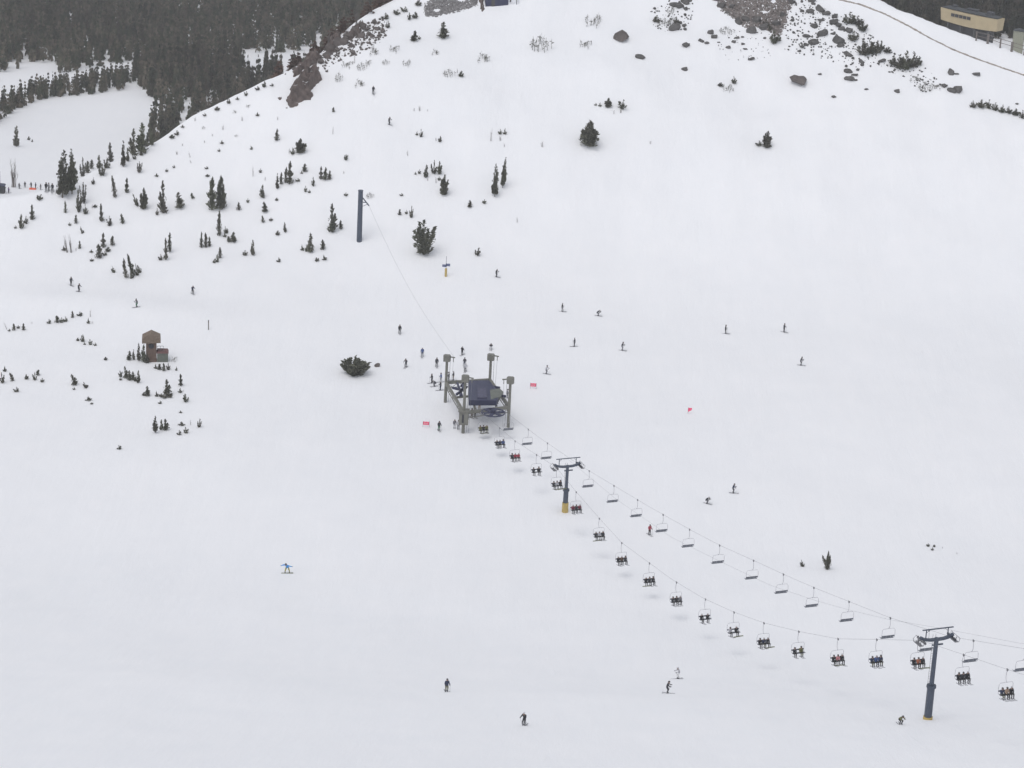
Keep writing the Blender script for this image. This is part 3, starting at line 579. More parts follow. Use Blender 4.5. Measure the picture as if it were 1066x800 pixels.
o = outcrop('rock_outcrop', [(336, 62), (341, 47), (350, 38), (357, 41), (352, 53), (343, 62)], 1.3, M_CRAG, 3, .35)
tag(o, 'snow dusted brown crag above the big outcrop on the left crest', 'rock outcrop')
o = outcrop('rock_outcrop', [(499, 14), (498, 2), (499, -8), (505, -8), (505, 3), (506, 9), (503, 15)], 1.2, M_CRAG, 4, .3)
tag(o, 'narrow brown rock buttress running down beside the dark blue hut', 'rock outcrop')
o = outcrop('rock_outcrop', [(505, 11), (514, 9), (526, 11), (534, 8), (545, 6), (545, 9), (534, 11.5), (526, 14), (514, 13), (506, 14)], .35, M_BROWN, 5, .3)
tag(o, 'thin strip of bare brown ground under the dark blue hut', 'bare ground')
def scree(name, pixpoly, n, m, seed, label, hole=None, smin=.2, smax=.55):
    r = rng(seed); us = [p[0] for p in pixpoly]; vs_ = [p[1] for p in pixpoly]; mb = MB(); k = 0
    proto = []
    for q in range(5):
        b = bmesh.new(); bmesh.ops.create_icosphere(b, subdivisions=1, radius=.5)
        for v in b.verts: v.co *= r.uniform(.7, 1.15)
        b.verts.index_update(); proto.append(([v.co.copy() for v in b.verts], [[v.index for v in f.verts] for f in b.faces])); b.free()
    while k < n:
        u = r.uniform(min(us), max(us)); v = r.uniform(min(vs_), max(vs_)); 
        if not poly_in(np.array([u + r.normal(0, 1.3)]), np.array([v + r.normal(0, 1.0)]), pixpoly)[0]: continue
        if hole and any(((u - a) / c) ** 2 + ((v - b_) / d) ** 2 < 1 for a, b_, c, d in hole): k += 1; continue
        p = on(u, v); s_ = r.uniform(smin, smax) * (2.2 if r.rand() < .03 else 1); R = Matrix.Rotation(r.uniform(0, 6), 3, 'Z') @ Matrix.Rotation(r.uniform(0, 6), 3, 'X')
        pv, pf = proto[k % 5]; mb.add([p + R @ c * s_ + Vector((0, 0, s_ * .12)) for c in pv], pf); k += 1
    o = mb.build(name, m); tag(o, label, 'scree', None, 'stuff'); return o
M_SCR = mat('scree_stone', (.19, .165, .155), .95, .4, 1.5); M_SCR2 = mat('grey_gravel', (.21, .20, .20), .95, .35, 1.5)
scree('scree', [(747, 6), (750, -25), (826, -25), (824, 2), (820, 14), (817, 27), (811, 38), (803, 34), (797, 30), (790, 28), (783, 31), (774, 27), (765, 20), (756, 14)], 6800, M_SCR, 7,
      'brownish scree slope spilling down from the top edge', hole=[(795, 13, 4, 1.6), (805, 2, 3, 2), (794, 6, 1.5, 1.2)])
scree('gravel_patch', [(441, 10), (446, 3), (455, -3), (470, -14), (498, -14), (496, 5), (490, 8), (470, 13), (452, 18), (444, 17)], 3600, M_SCR2, 8,
      'wide grey gravel patch beside the dark blue hut', hole=[(455, 11, 3.5, 1.8), (480, 1, 5, 1.2)], smin=.18, smax=.42)
def strip(name, pts, w, m, dz):
    P_ = []
    for i in range(len(pts) - 1):
        for t in np.linspace(0, 1, 14, endpoint=False): P_.append((pts[i][0] * (1 - t) + pts[i + 1][0] * t, pts[i][1] * (1 - t) + pts[i + 1][1] * t))
    P_.append(pts[-1]); W = [on(*p) for p in P_]; r = rng(3); vs = []; prev = None
    for i, p in enumerate(W):
        d = (W[min(i + 1, len(W) - 1)] - W[max(i - 1, 0)]); d.z = 0; d.normalize(); nn = Vector((-d.y, d.x, 0))
        ww = w * r.uniform(.5, 1.2)
        for k in (-1, -.4, .4, 1):
            q = p + nn * ww * k; vs.append((q.x, q.y, zat(q.x, q.y) + (dz * r.uniform(.5, 1.3) if abs(k) < .9 else -.12)))
    fs = [(4 * i + k, 4 * i + k + 1, 4 * i + 5 + k, 4 * i + 4 + k) for i in range(len(W) - 1) for k in range(3)]
    mb = MB(); mb.add(vs, fs); return mb.build(name, m)
o = strip('dirt_path', [(862, -6), (873, 0), (895, 5), (920, 14.5), (945, 27), (968, 40), (992, 52), (1012, 60), (1040, 70), (1064, 78), (1090, 88)], .26, mat('bare_earth', (.30, .26, .23), .95, .3, .8), .18)
tag(o, kind='structure')

scree('loose_stones', [(826, 0), (845, 0), (870, 14), (900, 30), (925, 52), (958, 66), (985, 92), (960, 98), (925, 72), (880, 70), (850, 60), (822, 58), (815, 40)], 520, M_ROCK, 9, 'loose dark stones strewn along the rocky rib at upper right', smin=.15, smax=.6)
scree('loose_stones', [(676, 12), (700, -5), (722, -5), (722, 20), (712, 34), (690, 34), (676, 26)], 130, M_ROCK, 10, 'loose dark stones among the brush left of the scree', smin=.15, smax=.55)
scree('loose_stones', [(745, 30), (800, 30), (806, 60), (775, 66), (745, 56)], 60, M_ROCK, 12, 'loose small stones scattered just below the scree', smin=.12, smax=.4)
scree('loose_stones', [(296, 78), (312, 66), (335, 50), (360, 32), (400, 20), (405, 34), (385, 52), (350, 66), (338, 78), (330, 70)], 420, M_BROWN, 13, 'loose brown stones along the left crest around the crags', smin=.2, smax=.8)
o = outcrop('rock_outcrop', [(300, 84), (303, 75), (313, 68), (326, 60), (334, 56), (337, 61), (328, 68), (316, 76), (306, 84)], 1.5, M_CRAG, 6, .35)
tag(o, 'broken brown crag along the crest directly above the big outcrop', 'rock outcrop')
o = outcrop('rock_outcrop', [(355, 42), (362, 33), (372, 24), (381, 20), (383, 27), (375, 37), (366, 44)], 1.2, M_CRAG, 14, .35)
tag(o, 'upper brown crag on the left crest nearest the top edge', 'rock outcrop')
# ---------------------------------------------------------------- far forest
fr = rng(77)
def forest(region, n_try, x0, x1, y0, y1, accept, label, group, seed, hmin, hmax, nind):
    r = rng(seed); x = r.uniform(x0, x1, n_try); y = r.uniform(y0, y1, n_try); z = ground(x, y)
    u, v, d = project((x, y, z)); ok = (u > -25) & (u < 1095) & (v > -12) & (v < 215) & accept(u, v, x, y, r)
    x, y, z, u, v, d = [a[ok] for a in (x, y, z, u, v, d)]
    h = r.uniform(hmin, hmax, len(x)) * (1 + .15 * np.sin(x / 23) * np.sin(y / 31)) * np.where((u < 146) & (v > 78), .66, 1); w = h * r.uniform(.22, .36, len(x))
    # hidden behind the crest?
    vis = []
    for i in range(len(x)):
        t = Vector((x[i], y[i], z[i] + h[i] * .8)); dv = t - Vector((0, 0, CZ)); L = dv.length
        hit = bvh.ray_cast(Vector((0, 0, CZ)), dv.normalized(), L - 1); vis.append(hit[0] is None)
    vis = np.array(vis); x, y, z, d, h, w = [a[vis] for a in (x, y, z, d, h, w)]
    order = np.argsort(-h / d)                                  # those that show largest come first
    print(region, 'forest trees', len(x))
    return [(x[i], y[i], z[i], h[i], w[i]) for i in order]
FP = [foliage_mesh('crown', cone, 330, 500 + i, .15, 1.0, gap=.06, zmin=.06, m=M_FOL2) for i in range(4)] + \
     [foliage_mesh('crown', colm, 300, 510 + i, .15, 1.0, gap=.12, zmin=.1, m=M_FOL2, spire=False) for i in range(2)]
FT = [trunk_mesh('trunk', .95, .05, 0, 520 + i) for i in range(2)]
strip_top = lambda u: np.interp(u, [-30, 0, 30, 60, 100, 130, 150, 200, 240, 320], [92, 78, 68, 63, 60, 58, 60, 55, 53, 49])
strip_bot = lambda u: np.interp(u, [-30, 0, 30, 60, 90, 110, 130, 150, 320], [108, 95, 84, 75, 68, 66, 62, 62, 60])
low = lambda u: np.interp(u, [-30, 0, 10, 20, 35, 52, 90, 130, 140, 148, 160, 176, 186, 196, 420], [142, 132, 124, 114, 107, 102, 99, 94, 92, 94, 108, 116, 122, 170, 170])
def accept_left(u, v, x, y, r):
    up = v < strip_top(u); band = ((v > strip_bot(u) + np.where(u < 140, 15, 6)) & (v < low(u))) | ((u > 157) & (u < 197) & (v > 120) & (v < 160))
    thin = (u > 60) & (r.rand(len(u)) < .5) & (v > strip_top(u) - 2) & (v < strip_bot(u) + 3)
    meadow_edge = (u > 142) & (u < 195) & (v > 92) & (v < 150)
    clear = meadow_edge & (r.rand(len(u)) < np.where(v < 118, .55, .45))
    top_gap = (((u - 75) / 3) ** 2 + ((v - 26) / 10) ** 2 < 1) | (((u - 120) / 3) ** 2 + ((v - 24) / 10) ** 2 < 1)
    road = (u > 250) & (u < 322) & (v > 55) & (v < 84) & (r.rand(len(u)) < .93)
    return (up | band | thin) & ~clear & ~top_gap & ~road & (u < 440) & (x < 20)
def accept_right(u, v, x, y, r):
    bl = (u > 962) & (u < 1085) & (y < 868)
    return (u > 860) & ~bl & (v < 60)
def accept_band(u, v, x, y, r): return accept_left(u, v, x, y, r) & (v > strip_top(u)) & (u < 185)
LF = forest('left', 15000, -330, 10, 690, 1480, accept_left, '', '', 61, 8.5, 13.5, 300)
LF += forest('band', 9000, -330, -60, 820, 1300, accept_band, '', '', 63, 7.5, 12, 300); LF.sort(key=lambda t: -t[3] / t[1])
RF = forest('right', 8000, 90, 330, 690, 1000, accept_right, '', '', 62, 9, 14, 80)
M_RUST = mat('rusty_scrub', (.125, .082, .066), .95, .3, .5, objvar=.25)
RUST = [foliage_mesh('brown_scrub', lump, 260, 540 + i, .16, 1.0, gap=.2, spire=False, m=M_RUST) for i in range(3)] + [foliage_mesh('brown_scrub', cone, 260, 545 + i, .14, 1.0, gap=.25, m=M_RUST) for i in range(2)]
rr = rng(91); SC = []
for t_ in np.linspace(0, 1, 46):
    u = np.interp(t_, [0, .25, .5, .75, 1], [292, 330, 355, 380, 412]); x_, y_ = march_hill(u, float(np.interp(u, [290, 335, 352, 370, 392, 415], [80, 55, 40, 25, 11, 0])))
    y_ += rr.uniform(1.5, 7); x_ += rr.uniform(-2, 2); SC.append((x_, y_, zat(x_, y_)))
for i, q in enumerate(sorted(SC)):
    hh_ = rr.uniform(2.2, 4.2); o = link('brown_scrub', RUST[i % 5], None, q, (hh_ * .8, hh_ * .8, hh_), (0, 0, rr.uniform(0, 6)))
    uu = project(q)[0]; zone = 'by the big outcrop' if uu < 335 else 'by the upper crag' if uu < 375 else 'near the top edge'
    tag(o, 'rusty brown scrub on the back of the left crest ' + zone, 'scrub', 'rusty scrub ' + zone)
def place_forest(T, nind, lab, grp, stuff_label, seed):
    r = rng(seed)
    for i, (x, y, z, h, w) in enumerate(T[:nind]):
        o = empty('conifer', (x, y, z)); link('crown', FP[i % 6], o, None, (w, w, h), (0, 0, r.uniform(0, 6.28))); link('trunk', FT[i % 2], o, None, (h * .25, h * .25, h))
        uu, vv, _ = project((x, y, z))
        if uu > 700: zone = 'left of the tan building' if uu < 968 else 'right behind the tan building'
        elif vv < strip_top(uu): zone = ('above the snowy strip' if uu < 150 else 'above the road gap' if uu < 320 else 'above the rocky crest') 
        elif uu < 60: zone = 'at the meadow corner by the left edge'
        elif uu < 140: zone = 'between the snowy strip and the meadow'
        elif uu < 190: zone = 'thinly scattered on the right end of the meadow'
        elif uu < 240: zone = 'close behind the smooth snowy crest'
        else: zone = 'close behind the brown outcrop'
        tag(o, 'narrow dark forest conifer ' + zone, 'tree', grp + ', ' + zone)
    V_, F_ = [], []; n = 0; cache = {}
    for i, (x, y, z, h, w) in enumerate(T[nind:]):
        j = i % 6
        if j not in cache:
            m_ = FP[j]; co = np.zeros(len(m_.vertices) * 3); m_.vertices.foreach_get('co', co); f = np.zeros(len(m_.polygons) * 4, int); m_.polygons.foreach_get('vertices', f)
            cache[j] = (co.reshape(-1, 3), f.reshape(-1, 4))
        co, f = cache[j]; a = r.uniform(0, 6.28); ca, sa = math.cos(a), math.sin(a)
        c = np.stack([(co[:, 0] * ca - co[:, 1] * sa) * w + x, (co[:, 0] * sa + co[:, 1] * ca) * w + y, co[:, 2] * h + z], 1)
        V_.append(c); F_.append(f + n); n += len(c)
    if not V_: return
    V_ = np.concatenate(V_); F_ = np.concatenate(F_); me = bpy.data.meshes.new('forest')
    me.vertices.add(len(V_)); me.vertices.foreach_set('co', V_.ravel()); me.loops.add(F_.size); me.loops.foreach_set('vertex_index', F_.ravel())
    me.polygons.add(len(F_)); me.polygons.foreach_set('loop_start', np.arange(0, F_.size, 4)); me.polygons.foreach_set('loop_total', np.full(len(F_), 4)); me.update(calc_edges=True)
    me.materials.append(M_FOL2); o = link('forest', me); tag(o, stuff_label, 'forest', None, 'stuff')
place_forest(LF, 220, 'narrow dark conifer in the valley forest at upper left, behind the snowy crest', 'conifers of the upper left forest', 'dark conifer forest filling the valley at upper left', 71)
place_forest(RF, 80, 'narrow dark conifer behind the snowy crest at the upper right corner', 'conifers of the upper right forest', 'dark conifer forest behind the tan building at upper right', 72)

# ---------------------------------------------------------------- lift towers and ropes
T1 = Vector((10.02, 420.26)); T2 = Vector((54.26, 304.04)); DIR = (T2 - T1).normalized(); NRM = Vector((-DIR.y, DIR.x))
LINE_YAW = math.atan2(DIR.x, -DIR.y)                     # turns local -Y onto the line direction
def line_pt(s_, off, z): q = T1 + DIR * s_ + NRM * off; return Vector((q.x, q.y, z))
RET = [(-37, 4.35), (-20, 5.9), (0, 8.3), (15, 10.6), (30, 12.9), (46, 15.6), (56.4, 17.5), (68.3, 20.1), (77.8, 22.1), (87.2, 24.2), (97.9, 26.8), (108.6, 29.4), (124.3, 33.9), (140.8, 40.0), (185, 60)]
LOAD = [(-37, 4.35), (-20, 5.4), (0, 8.3), (10, 7.6), (20, 7.2), (29.6, 7.0), (49.7, 9.4), (61.1, 11.4), (71.2, 13.8), (81.2, 16.6), (91.9, 20.2), (102.9, 24.2), (113, 28.8), (124.3, 33.9), (148, 40.5), (185, 56)]
COM = [(0.3, 9.5), (22, 11.0), (44, 13.7), (61.7, 17.3), (77.8, 20.7), (91.6, 24.5), (102.4, 27.8), (112.8, 31.2), (124.3, 35.4), (143.9, 42.3), (185, 60)]
def zi(tab, s_): return float(np.interp(s_, [a for a, b in tab], [b for a, b in tab]))
def rope(name, tab, off, label, r=.015):
    ss = np.arange(tab[0][0], tab[-1][0], 2.0); mb = MB(); mb.tube([line_pt(s_, off, zi(tab, s_)) for s_ in ss], r, 5)
    o = mb.build(name, M_ROPE, smooth=True); tag(o, label, 'cable')
rope('haul_rope', RET, 2.1, 'upper haul rope carrying the empty returning chairs')
rope('haul_rope', LOAD, -2.1, 'lower haul rope carrying the chairs full of riders')
rope('signal_cable', COM, 0, 'thin signal cable strung along the tops of the tower crossbars', .011)

def tower(s_, H, flange, r0, r1, pad, label):
    q = T1 + DIR * s_; g = zat(q.x, q.y); H = zi(RET, s_) - g + .12; t = empty('lift_tower', (q.x, q.y, g), LINE_YAW)   # local X: across the line, -Y: up the line
    mb = MB(); mb.tube([(0, 0, -.8), (0, 0, flange)], [r0 * 1.1, r0], 20); mb.build('lower_pole', M_TOWER, t, smooth=False)
    mb = MB(); mb.tube([(0, 0, flange), (0, 0, flange + .14)], r0 * 1.35, 16); mb.tube([(0, 0, flange + .16), (0, 0, flange + .3)], r0 * 1.3, 16)
    for k in range(10): a = k * .628; mb.tube([(math.cos(a) * r0 * 1.18, math.sin(a) * r0 * 1.18, flange - .1), (math.cos(a) * r0 * 1.18, math.sin(a) * r0 * 1.18, flange + .4)], .03, 5)
    mb.build('flange', M_TOWER, t)
    mb = MB(); mb.tube([(0, 0, flange + .3), (0, 0, H)], [r1 * 1.12, r1], 18); mb.build('upper_pole', M_TOWER, t)
    mb = MB(); mb.tube([(0, 0, -.3), (0, 0, pad)], r0 * 1.3, 18); mb.build('padding', M_YEL, t)
    mb = MB()                                             # curved crossarm
    P_ = [(-2.3, .28), (-1.7, -.05), (-.9, -.2), (0, -.22), (.9, -.2), (1.7, -.05), (2.3, .28)]
    for a, b in zip(P_[:-1], P_[1:]): mb.bar((a[0], 0, H + a[1]), (b[0], 0, H + b[1]), .34, .34)
    mb.build('crossarm', M_TOWER, t)
    mb = MB()
    for x in (-1.55, 1.5): mb.bar((x, 0, H), (x, 0, H + 1.2), .1, .1)
    mb.bar((-2.1, 0, H + 1.25), (2.2, 0, H + 1.25), .14, .12); mb.bar((-1.55, 0, H + .8), (-1.1, 0, H + 1.2), .04, .04); mb.bar((1.5, 0, H + .8), (1.05, 0, H + 1.2), .04, .04)
    mb.build('lifting_frame', M_TOWER, t)
    for x in (-2.1, 2.1):
        sgn = 1 if x > 0 else -1
        mb = MB(); mb.bar((x * 1.02, -1.1, H - .12), (x * 1.02, 1.1, H - .12), .1, .26); mb.bar((x * 1.1, 0, H + .2), (x * 1.02, 0, H - .1), .16, .16)
        rk = mb.build('sheave_beam', M_STEEL, t)
        for k in range(6):
            y = -.95 + k * .38; mb = MB(); mb.tube([(x - .07, y, H - .1), (x + .07, y, H - .1)], .17, 14); mb.tube([(x - .1, y, H - .1), (x + .1, y, H - .1)], .07, 8)
            mb.build('sheave', M_DARK, rk)
        mb = MB()                                          # round work platform grating with hoop, seen end-on from below
        cx = x * 1.18
        pts = [(cx, -1.3 + 0, H - .5), (cx + sgn * .0, 1.3, H - .5)]
        mb.box((cx, 0, H - .55), (.26, .75, .03))
        for y in (-.75, 0, .75): mb.tube([(cx - .26, y, H - .55), (cx - .4, y, H - .1), (cx, y, H + .32), (cx + .4, y, H - .1), (cx + .26, y, H - .55)], .04, 5)
        mb.build('work_platform', M_STEEL, t)
    mb = MB()
    for sx in (-.2, .2): mb.tube([(sx, r0 + .15, .3), (sx, r0 + .15, H + .2)], .022, 5)
    z = .5
    while z < H: mb.tube([(-.2, r0 + .15, z), (.2, r0 + .15, z)], .016, 4); z += .35
    mb.build('ladder', M_STEEL, t)
    mb = MB(); mb.box((.55, 0, H - .95), (.42, .06, .1)); mb.box((-.35, 0, H - .95), (.2, .06, .08)); mb.build('bracket', M_TOWER, t)
    tag(t, label, 'lift tower', 'lift towers of the chairlift'); return t
tower(0, 8.4, 3.9, .42, .25, 1.75, 'lift tower nearest the station, yellow padding tall around its foot')
tower(124.36, 11.5, 4.5, .46, .27, .45, 'tall lift tower at lower right with a low yellow foot')
tower(185, 56 - zat(*(T1 + DIR * 185)) - .1, 6, .5, .3, 1.0, 'lift tower next up the line beyond the right edge')

# ---------------------------------------------------------------- people
FAB = {}
def fab(name, c):
    if name not in FAB: FAB[name] = mat(name + '_fabric', c, .85, .12, 6)
    return FAB[name]
C_ = {'black': (.022, .023, .028), 'charcoal': (.045, .048, .058), 'navy': (.035, .045, .085), 'blue': (.06, .10, .24), 'bright blue': (.07, .32, .72), 'red': (.34, .05, .075), 'orange': (.38, .13, .07),
      'olive': (.13, .13, .06), 'green': (.04, .15, .08), 'brown': (.11, .07, .05), 'grey': (.20, .20, .22), 'light grey': (.45, .45, .48), 'tan': (.36, .26, .19), 'pink': (.50, .22, .24),
      'purple': (.13, .08, .19), 'maroon': (.18, .035, .06), 'white': (.75, .75, .75), 'yellow': (.36, .33, .10), 'teal': (.04, .20, .22)}
M_SKIN = mat('skin', (.36, .24, .20), .6, .05, 4); M_BOOT = mat('ski_boot', (.06, .06, .065), .4, .1, 4); M_GLOVE = mat('glove_leather', (.03, .03, .03), .7, .1, 4)
M_HELM = mat('helmet_shell', (.05, .05, .055), .3, .1, 4, spec=.5); M_HELMW = mat('pale_helmet_shell', (.5, .5, .52), .3, .1, 4, spec=.5)
M_GOG = mat('goggle_lens', (.15, .07, .03), .15, .1, 4, spec=.8); M_SKI = mat('ski_topsheet', (.09, .09, .11), .35, .3, 8); M_SKI2 = mat('bright_topsheet', (.17, .18, .10), .35, .3, 8); M_POLE = mat('ski_pole', (.10, .10, .11), .4, .1, 4, metal=.5)
def body_mesh(J, name):
    """J: joints of one figure facing -Y. A single skinned surface, then clothes by material zone"""
    vs, es, rs = [], [], []
    def vtx(p, r): vs.append(p); rs.append(r); return len(vs) - 1
    pel = vtx(J['pelvis'], (.185, .145)); wa = vtx(J['waist'], (.185, .145)); ch = vtx(J['chest'], (.215, .155)); nk = vtx(J['neck'], (.06, .06))
    hd = vtx(J['head'], (.095, .11)); ht = vtx(J['headtop'], (.075, .085)); es += [(pel, wa), (wa, ch), (ch, nk), (nk, hd), (hd, ht)]
    hc = Vector(J['head']); ns = vtx(tuple(hc + Vector(J.get('face', (0, -1, 0))) * .118 + Vector((0, 0, -.02))), (.016, .016)); es.append((hd, ns))
    for s_ in ('L', 'R'):
        hp = vtx(J['hip' + s_], (.12, .125)); kn = vtx(J['knee' + s_], (.088, .088)); cf = vtx(J['calf' + s_], (.072, .07)); an = vtx(J['ankle' + s_], (.065, .07)); to = vtx(J['toe' + s_], (.055, .05)); es += [(pel, hp), (hp, kn), (kn, cf), (cf, an), (an, to)]
        sh = vtx(J['shoulder' + s_], (.105, .10)); el = vtx(J['elbow' + s_], (.078, .078)); wr = vtx(J['wrist' + s_], (.05, .05)); es += [(ch, sh), (sh, el), (el, wr)]
        w0 = Vector(J['wrist' + s_]); d = (w0 - Vector(J['elbow' + s_])).normalized(); side = d.cross(Vector((0, 0, 1))); side = side.normalized() if side.length > .1 else Vector((1, 0, 0)); cu = side.cross(d)
        pm = vtx(tuple(w0 + d * .07), (.04, .025)); es.append((wr, pm))
        for k, (o_, L) in enumerate([(-.033, .075), (-.011, .088), (.011, .082), (.033, .062)]):
            f1 = vtx(tuple(w0 + d * (.07 + L * .55) + side * o_ + cu * .01), (.011, .011)); f2 = vtx(tuple(w0 + d * (.07 + L * .75) + side * o_ + cu * .045), (.009, .009)); es += [(pm, f1), (f1, f2)]
        sg = 1 if s_ == 'L' else -1
        t1 = vtx(tuple(w0 + d * .06 + side * .055 * sg), (.012, .012)); t2 = vtx(tuple(w0 + d * .095 + side * .07 * sg + cu * .02), (.010, .010)); es += [(pm, t1), (t1, t2)]
    me = bpy.data.meshes.new(name); me.from_pydata(vs, es, []); o = bpy.data.objects.new(name, me); COL.objects.link(o)
    sk = o.modifiers.new('skin', 'SKIN'); sk.use_smooth_shade = True
    for i, r in enumerate(rs): me.skin_vertices[0].data[i].radius = (r[0], r[1]) if isinstance(r, tuple) else (r, r)
    for i in range(len(vs)): me.skin_vertices[0].data[i].use_root = (i == 0)
    sb = o.modifiers.new('sub', 'SUBSURF'); sb.levels = 1; sb.render_levels = 1
    dg = bpy.context.evaluated_depsgraph_get(); out = bpy.data.meshes.new_from_object(o.evaluated_get(dg)); bpy.data.objects.remove(o); out.name = name
    for _ in range(5): out.materials.append(M_SKIN)
    segs = {'J': [('waist', 'chest'), ('chest', 'shoulderL'), ('chest', 'shoulderR'), ('shoulderL', 'elbowL'), ('shoulderR', 'elbowR'), ('elbowL', 'wristL'), ('elbowR', 'wristR'), ('pelvis', 'waist')],
            'P': [('hipL', 'kneeL'), ('hipR', 'kneeR'), ('kneeL', 'calfL'), ('kneeR', 'calfR'), ('pelvis', 'hipL'), ('pelvis', 'hipR')],
            'B': [('calfL', 'ankleL'), ('ankleL', 'toeL'), ('calfR', 'ankleR'), ('ankleR', 'toeR')], 'S': [('neck', 'head'), ('head', 'headtop')]}
    segl = [(k, Vector(J[a]), Vector(J[b])) for k, L in segs.items() for a, b in L]
    mi = []
    for p in out.polygons:
        c = p.center; best = (9, 'J')
        for k, a, b in segl:
            ab = b - a; t = max(0, min(1, (c - a).dot(ab) / ab.length_squared)); q = (c - a - ab * t).length - {'J': .13, 'P': .09, 'B': .07, 'S': .09}[k]
            if q < best[0]: best = (q, k)
        k = best[1]
        for s_ in ('L', 'R'):
            w0 = Vector(J['wrist' + s_]); d = (w0 - Vector(J['elbow' + s_])).normalized()
            if (c - w0).length < .26 and (c - w0).dot(d) > -.01: k = 'G'
        mi.append({'J': 0, 'P': 1, 'B': 2, 'S': 3, 'G': 4}[k])
    out.polygons.foreach_set('material_index', mi); out.polygons.foreach_set('use_smooth', [True] * len(mi)); out.update(); return out
def sym(**k):
    J = {}
    for a, b in k.items():
        if a.endswith('_'): J[a[:-1] + 'L'] = (b[0], b[1], b[2]); J[a[:-1] + 'R'] = (-b[0], b[1], b[2])
        else: J[a] = b
    return J
POSE = {}
POSE['glide'] = sym(pelvis=(0, .10, .86), waist=(0, .05, 1.02), chest=(0, -.06, 1.27), neck=(0, -.12, 1.43), head=(0, -.16, 1.56), headtop=(0, -.16, 1.63), hip_=(.10, .08, .80), knee_=(.13, -.14, .47), calf_=(.13, -.06, .30), ankle_=(.13, .0, .10), toe_=(.13, -.18, .05), shoulder_=(.20, -.06, 1.34), elbow_=(.30, -.20, 1.12), wrist_=(.30, -.42, 1.08))
POSE['stand'] = sym(pelvis=(0, .02, .92), waist=(0, .01, 1.08), chest=(0, -.01, 1.34), neck=(0, -.03, 1.51), head=(0, -.05, 1.64), headtop=(0, -.05, 1.71), hip_=(.10, .02, .86), knee_=(.12, -.04, .48), calf_=(.12, -.01, .32), ankle_=(.12, .02, .10), toe_=(.12, -.16, .05), shoulder_=(.20, .0, 1.41), elbow_=(.27, -.02, 1.13), wrist_=(.28, -.20, .98))
POSE['tuck'] = sym(pelvis=(0, .26, .62), waist=(0, .16, .76), chest=(0, -.08, .94), neck=(0, -.22, 1.04), head=(0, -.32, 1.14), headtop=(0, -.34, 1.21), hip_=(.11, .22, .58), knee_=(.15, -.16, .45), calf_=(.15, -.05, .28), ankle_=(.15, .04, .10), toe_=(.15, -.14, .05), shoulder_=(.20, -.12, .99), elbow_=(.28, -.30, .80), wrist_=(.20, -.50, .84))
POSE['board'] = sym(pelvis=(.05, .20, .72), waist=(.0, .12, .88), chest=(-.12, -.08, 1.08), neck=(-.18, -.18, 1.20), head=(-.22, -.25, 1.31), headtop=(-.23, -.27, 1.38), hip_=(.12, .18, .68), knee_=(.25, -.06, .42), calf_=(.27, .02, .28), ankle_=(.28, .08, .10), toe_=(.28, -.10, .06), shoulder_=(.22, -.10, 1.14), elbow_=(.48, -.10, 1.06), wrist_=(.70, -.22, 1.02))
for s_ in ('L', 'R'):
    sg = 1 if s_ == 'L' else -1
    POSE['board']['shoulder' + s_] = (-.12 + .21 * sg, -.08 - .03 * sg, 1.14 - .05 * sg); POSE['board']['elbow' + s_] = (-.12 + .46 * sg, -.10, 1.08 - .1 * sg); POSE['board']['wrist' + s_] = (-.12 + .68 * sg, -.2, 1.06 - .08 * sg)
POSE['sit'] = sym(pelvis=(0, .08, .08), waist=(0, .10, .24), chest=(0, .06, .48), neck=(0, .03, .65), head=(0, .0, .78), headtop=(0, .0, .85), hip_=(.10, .03, .06), knee_=(.13, -.42, .06), calf_=(.12, -.45, -.10), ankle_=(.12, -.46, -.32), toe_=(.12, -.62, -.40), shoulder_=(.195, .06, .55), elbow_=(.24, -.04, .29), wrist_=(.14, -.27, .20))
BM = {k: body_mesh(J, 'person') for k, J in POSE.items()}
def small_mesh(fn, name, m):
    mb = MB(); fn(mb); return mb.mesh(name, m)
def helm():
    b = bmesh.new(); bmesh.ops.create_uvsphere(b, u_segments=14, v_segments=9, radius=.135)
    for v in list(b.verts):
        v.co.z *= 1.02; v.co.y *= 1.12
    bmesh.ops.delete(b, geom=[v for v in b.verts if v.co.z < -.035 and v.co.y < .02 or v.co.z < -.09], context='VERTS')
    bmesh.ops.solidify(b, geom=b.faces[:], thickness=.015); me = bpy.data.meshes.new('helmet'); b.to_mesh(me); b.free(); me.materials.append(M_HELM)
    me.polygons.foreach_set('use_smooth', [True] * len(me.polygons)); return me
HELM = helm()
def gog(mb):
    for i in range(8):
        a0 = math.radians(-160 + 140 * i / 8); a1 = math.radians(-160 + 140 * (i + 1) / 8)
        mb.bar((.118 * math.cos(a0), .13 * math.sin(a0), -.015), (.118 * math.cos(a1), .13 * math.sin(a1), -.015), .022, .07)
GOG = small_mesh(gog, 'goggles', M_GOG)
def skim(mb):
    P_ = [(.0, .72, .06), (.0, .66, .02), (.0, .3, .012), (.0, -.5, .012), (.0, -.82, .03), (.0, -.93, .09)]; W = [.03, .05, .042, .042, .052, .02]
    vs = []
    for (x, y, z), w in zip(P_, W): vs += [(-w, y, z), (w, y, z), (w, y, z + .018), (-w, y, z + .018)]
    fs = [(4 * i + k, 4 * i + (k + 1) % 4, 4 * i + 4 + (k + 1) % 4, 4 * i + 4 + k) for i in range(5) for k in range(4)] + [(3, 2, 1, 0), (20, 21, 22, 23)]
    mb.add(vs, fs); mb.box((0, 0, .045), (.03, .13, .018))
SKI = small_mesh(skim, 'ski', M_SKI)
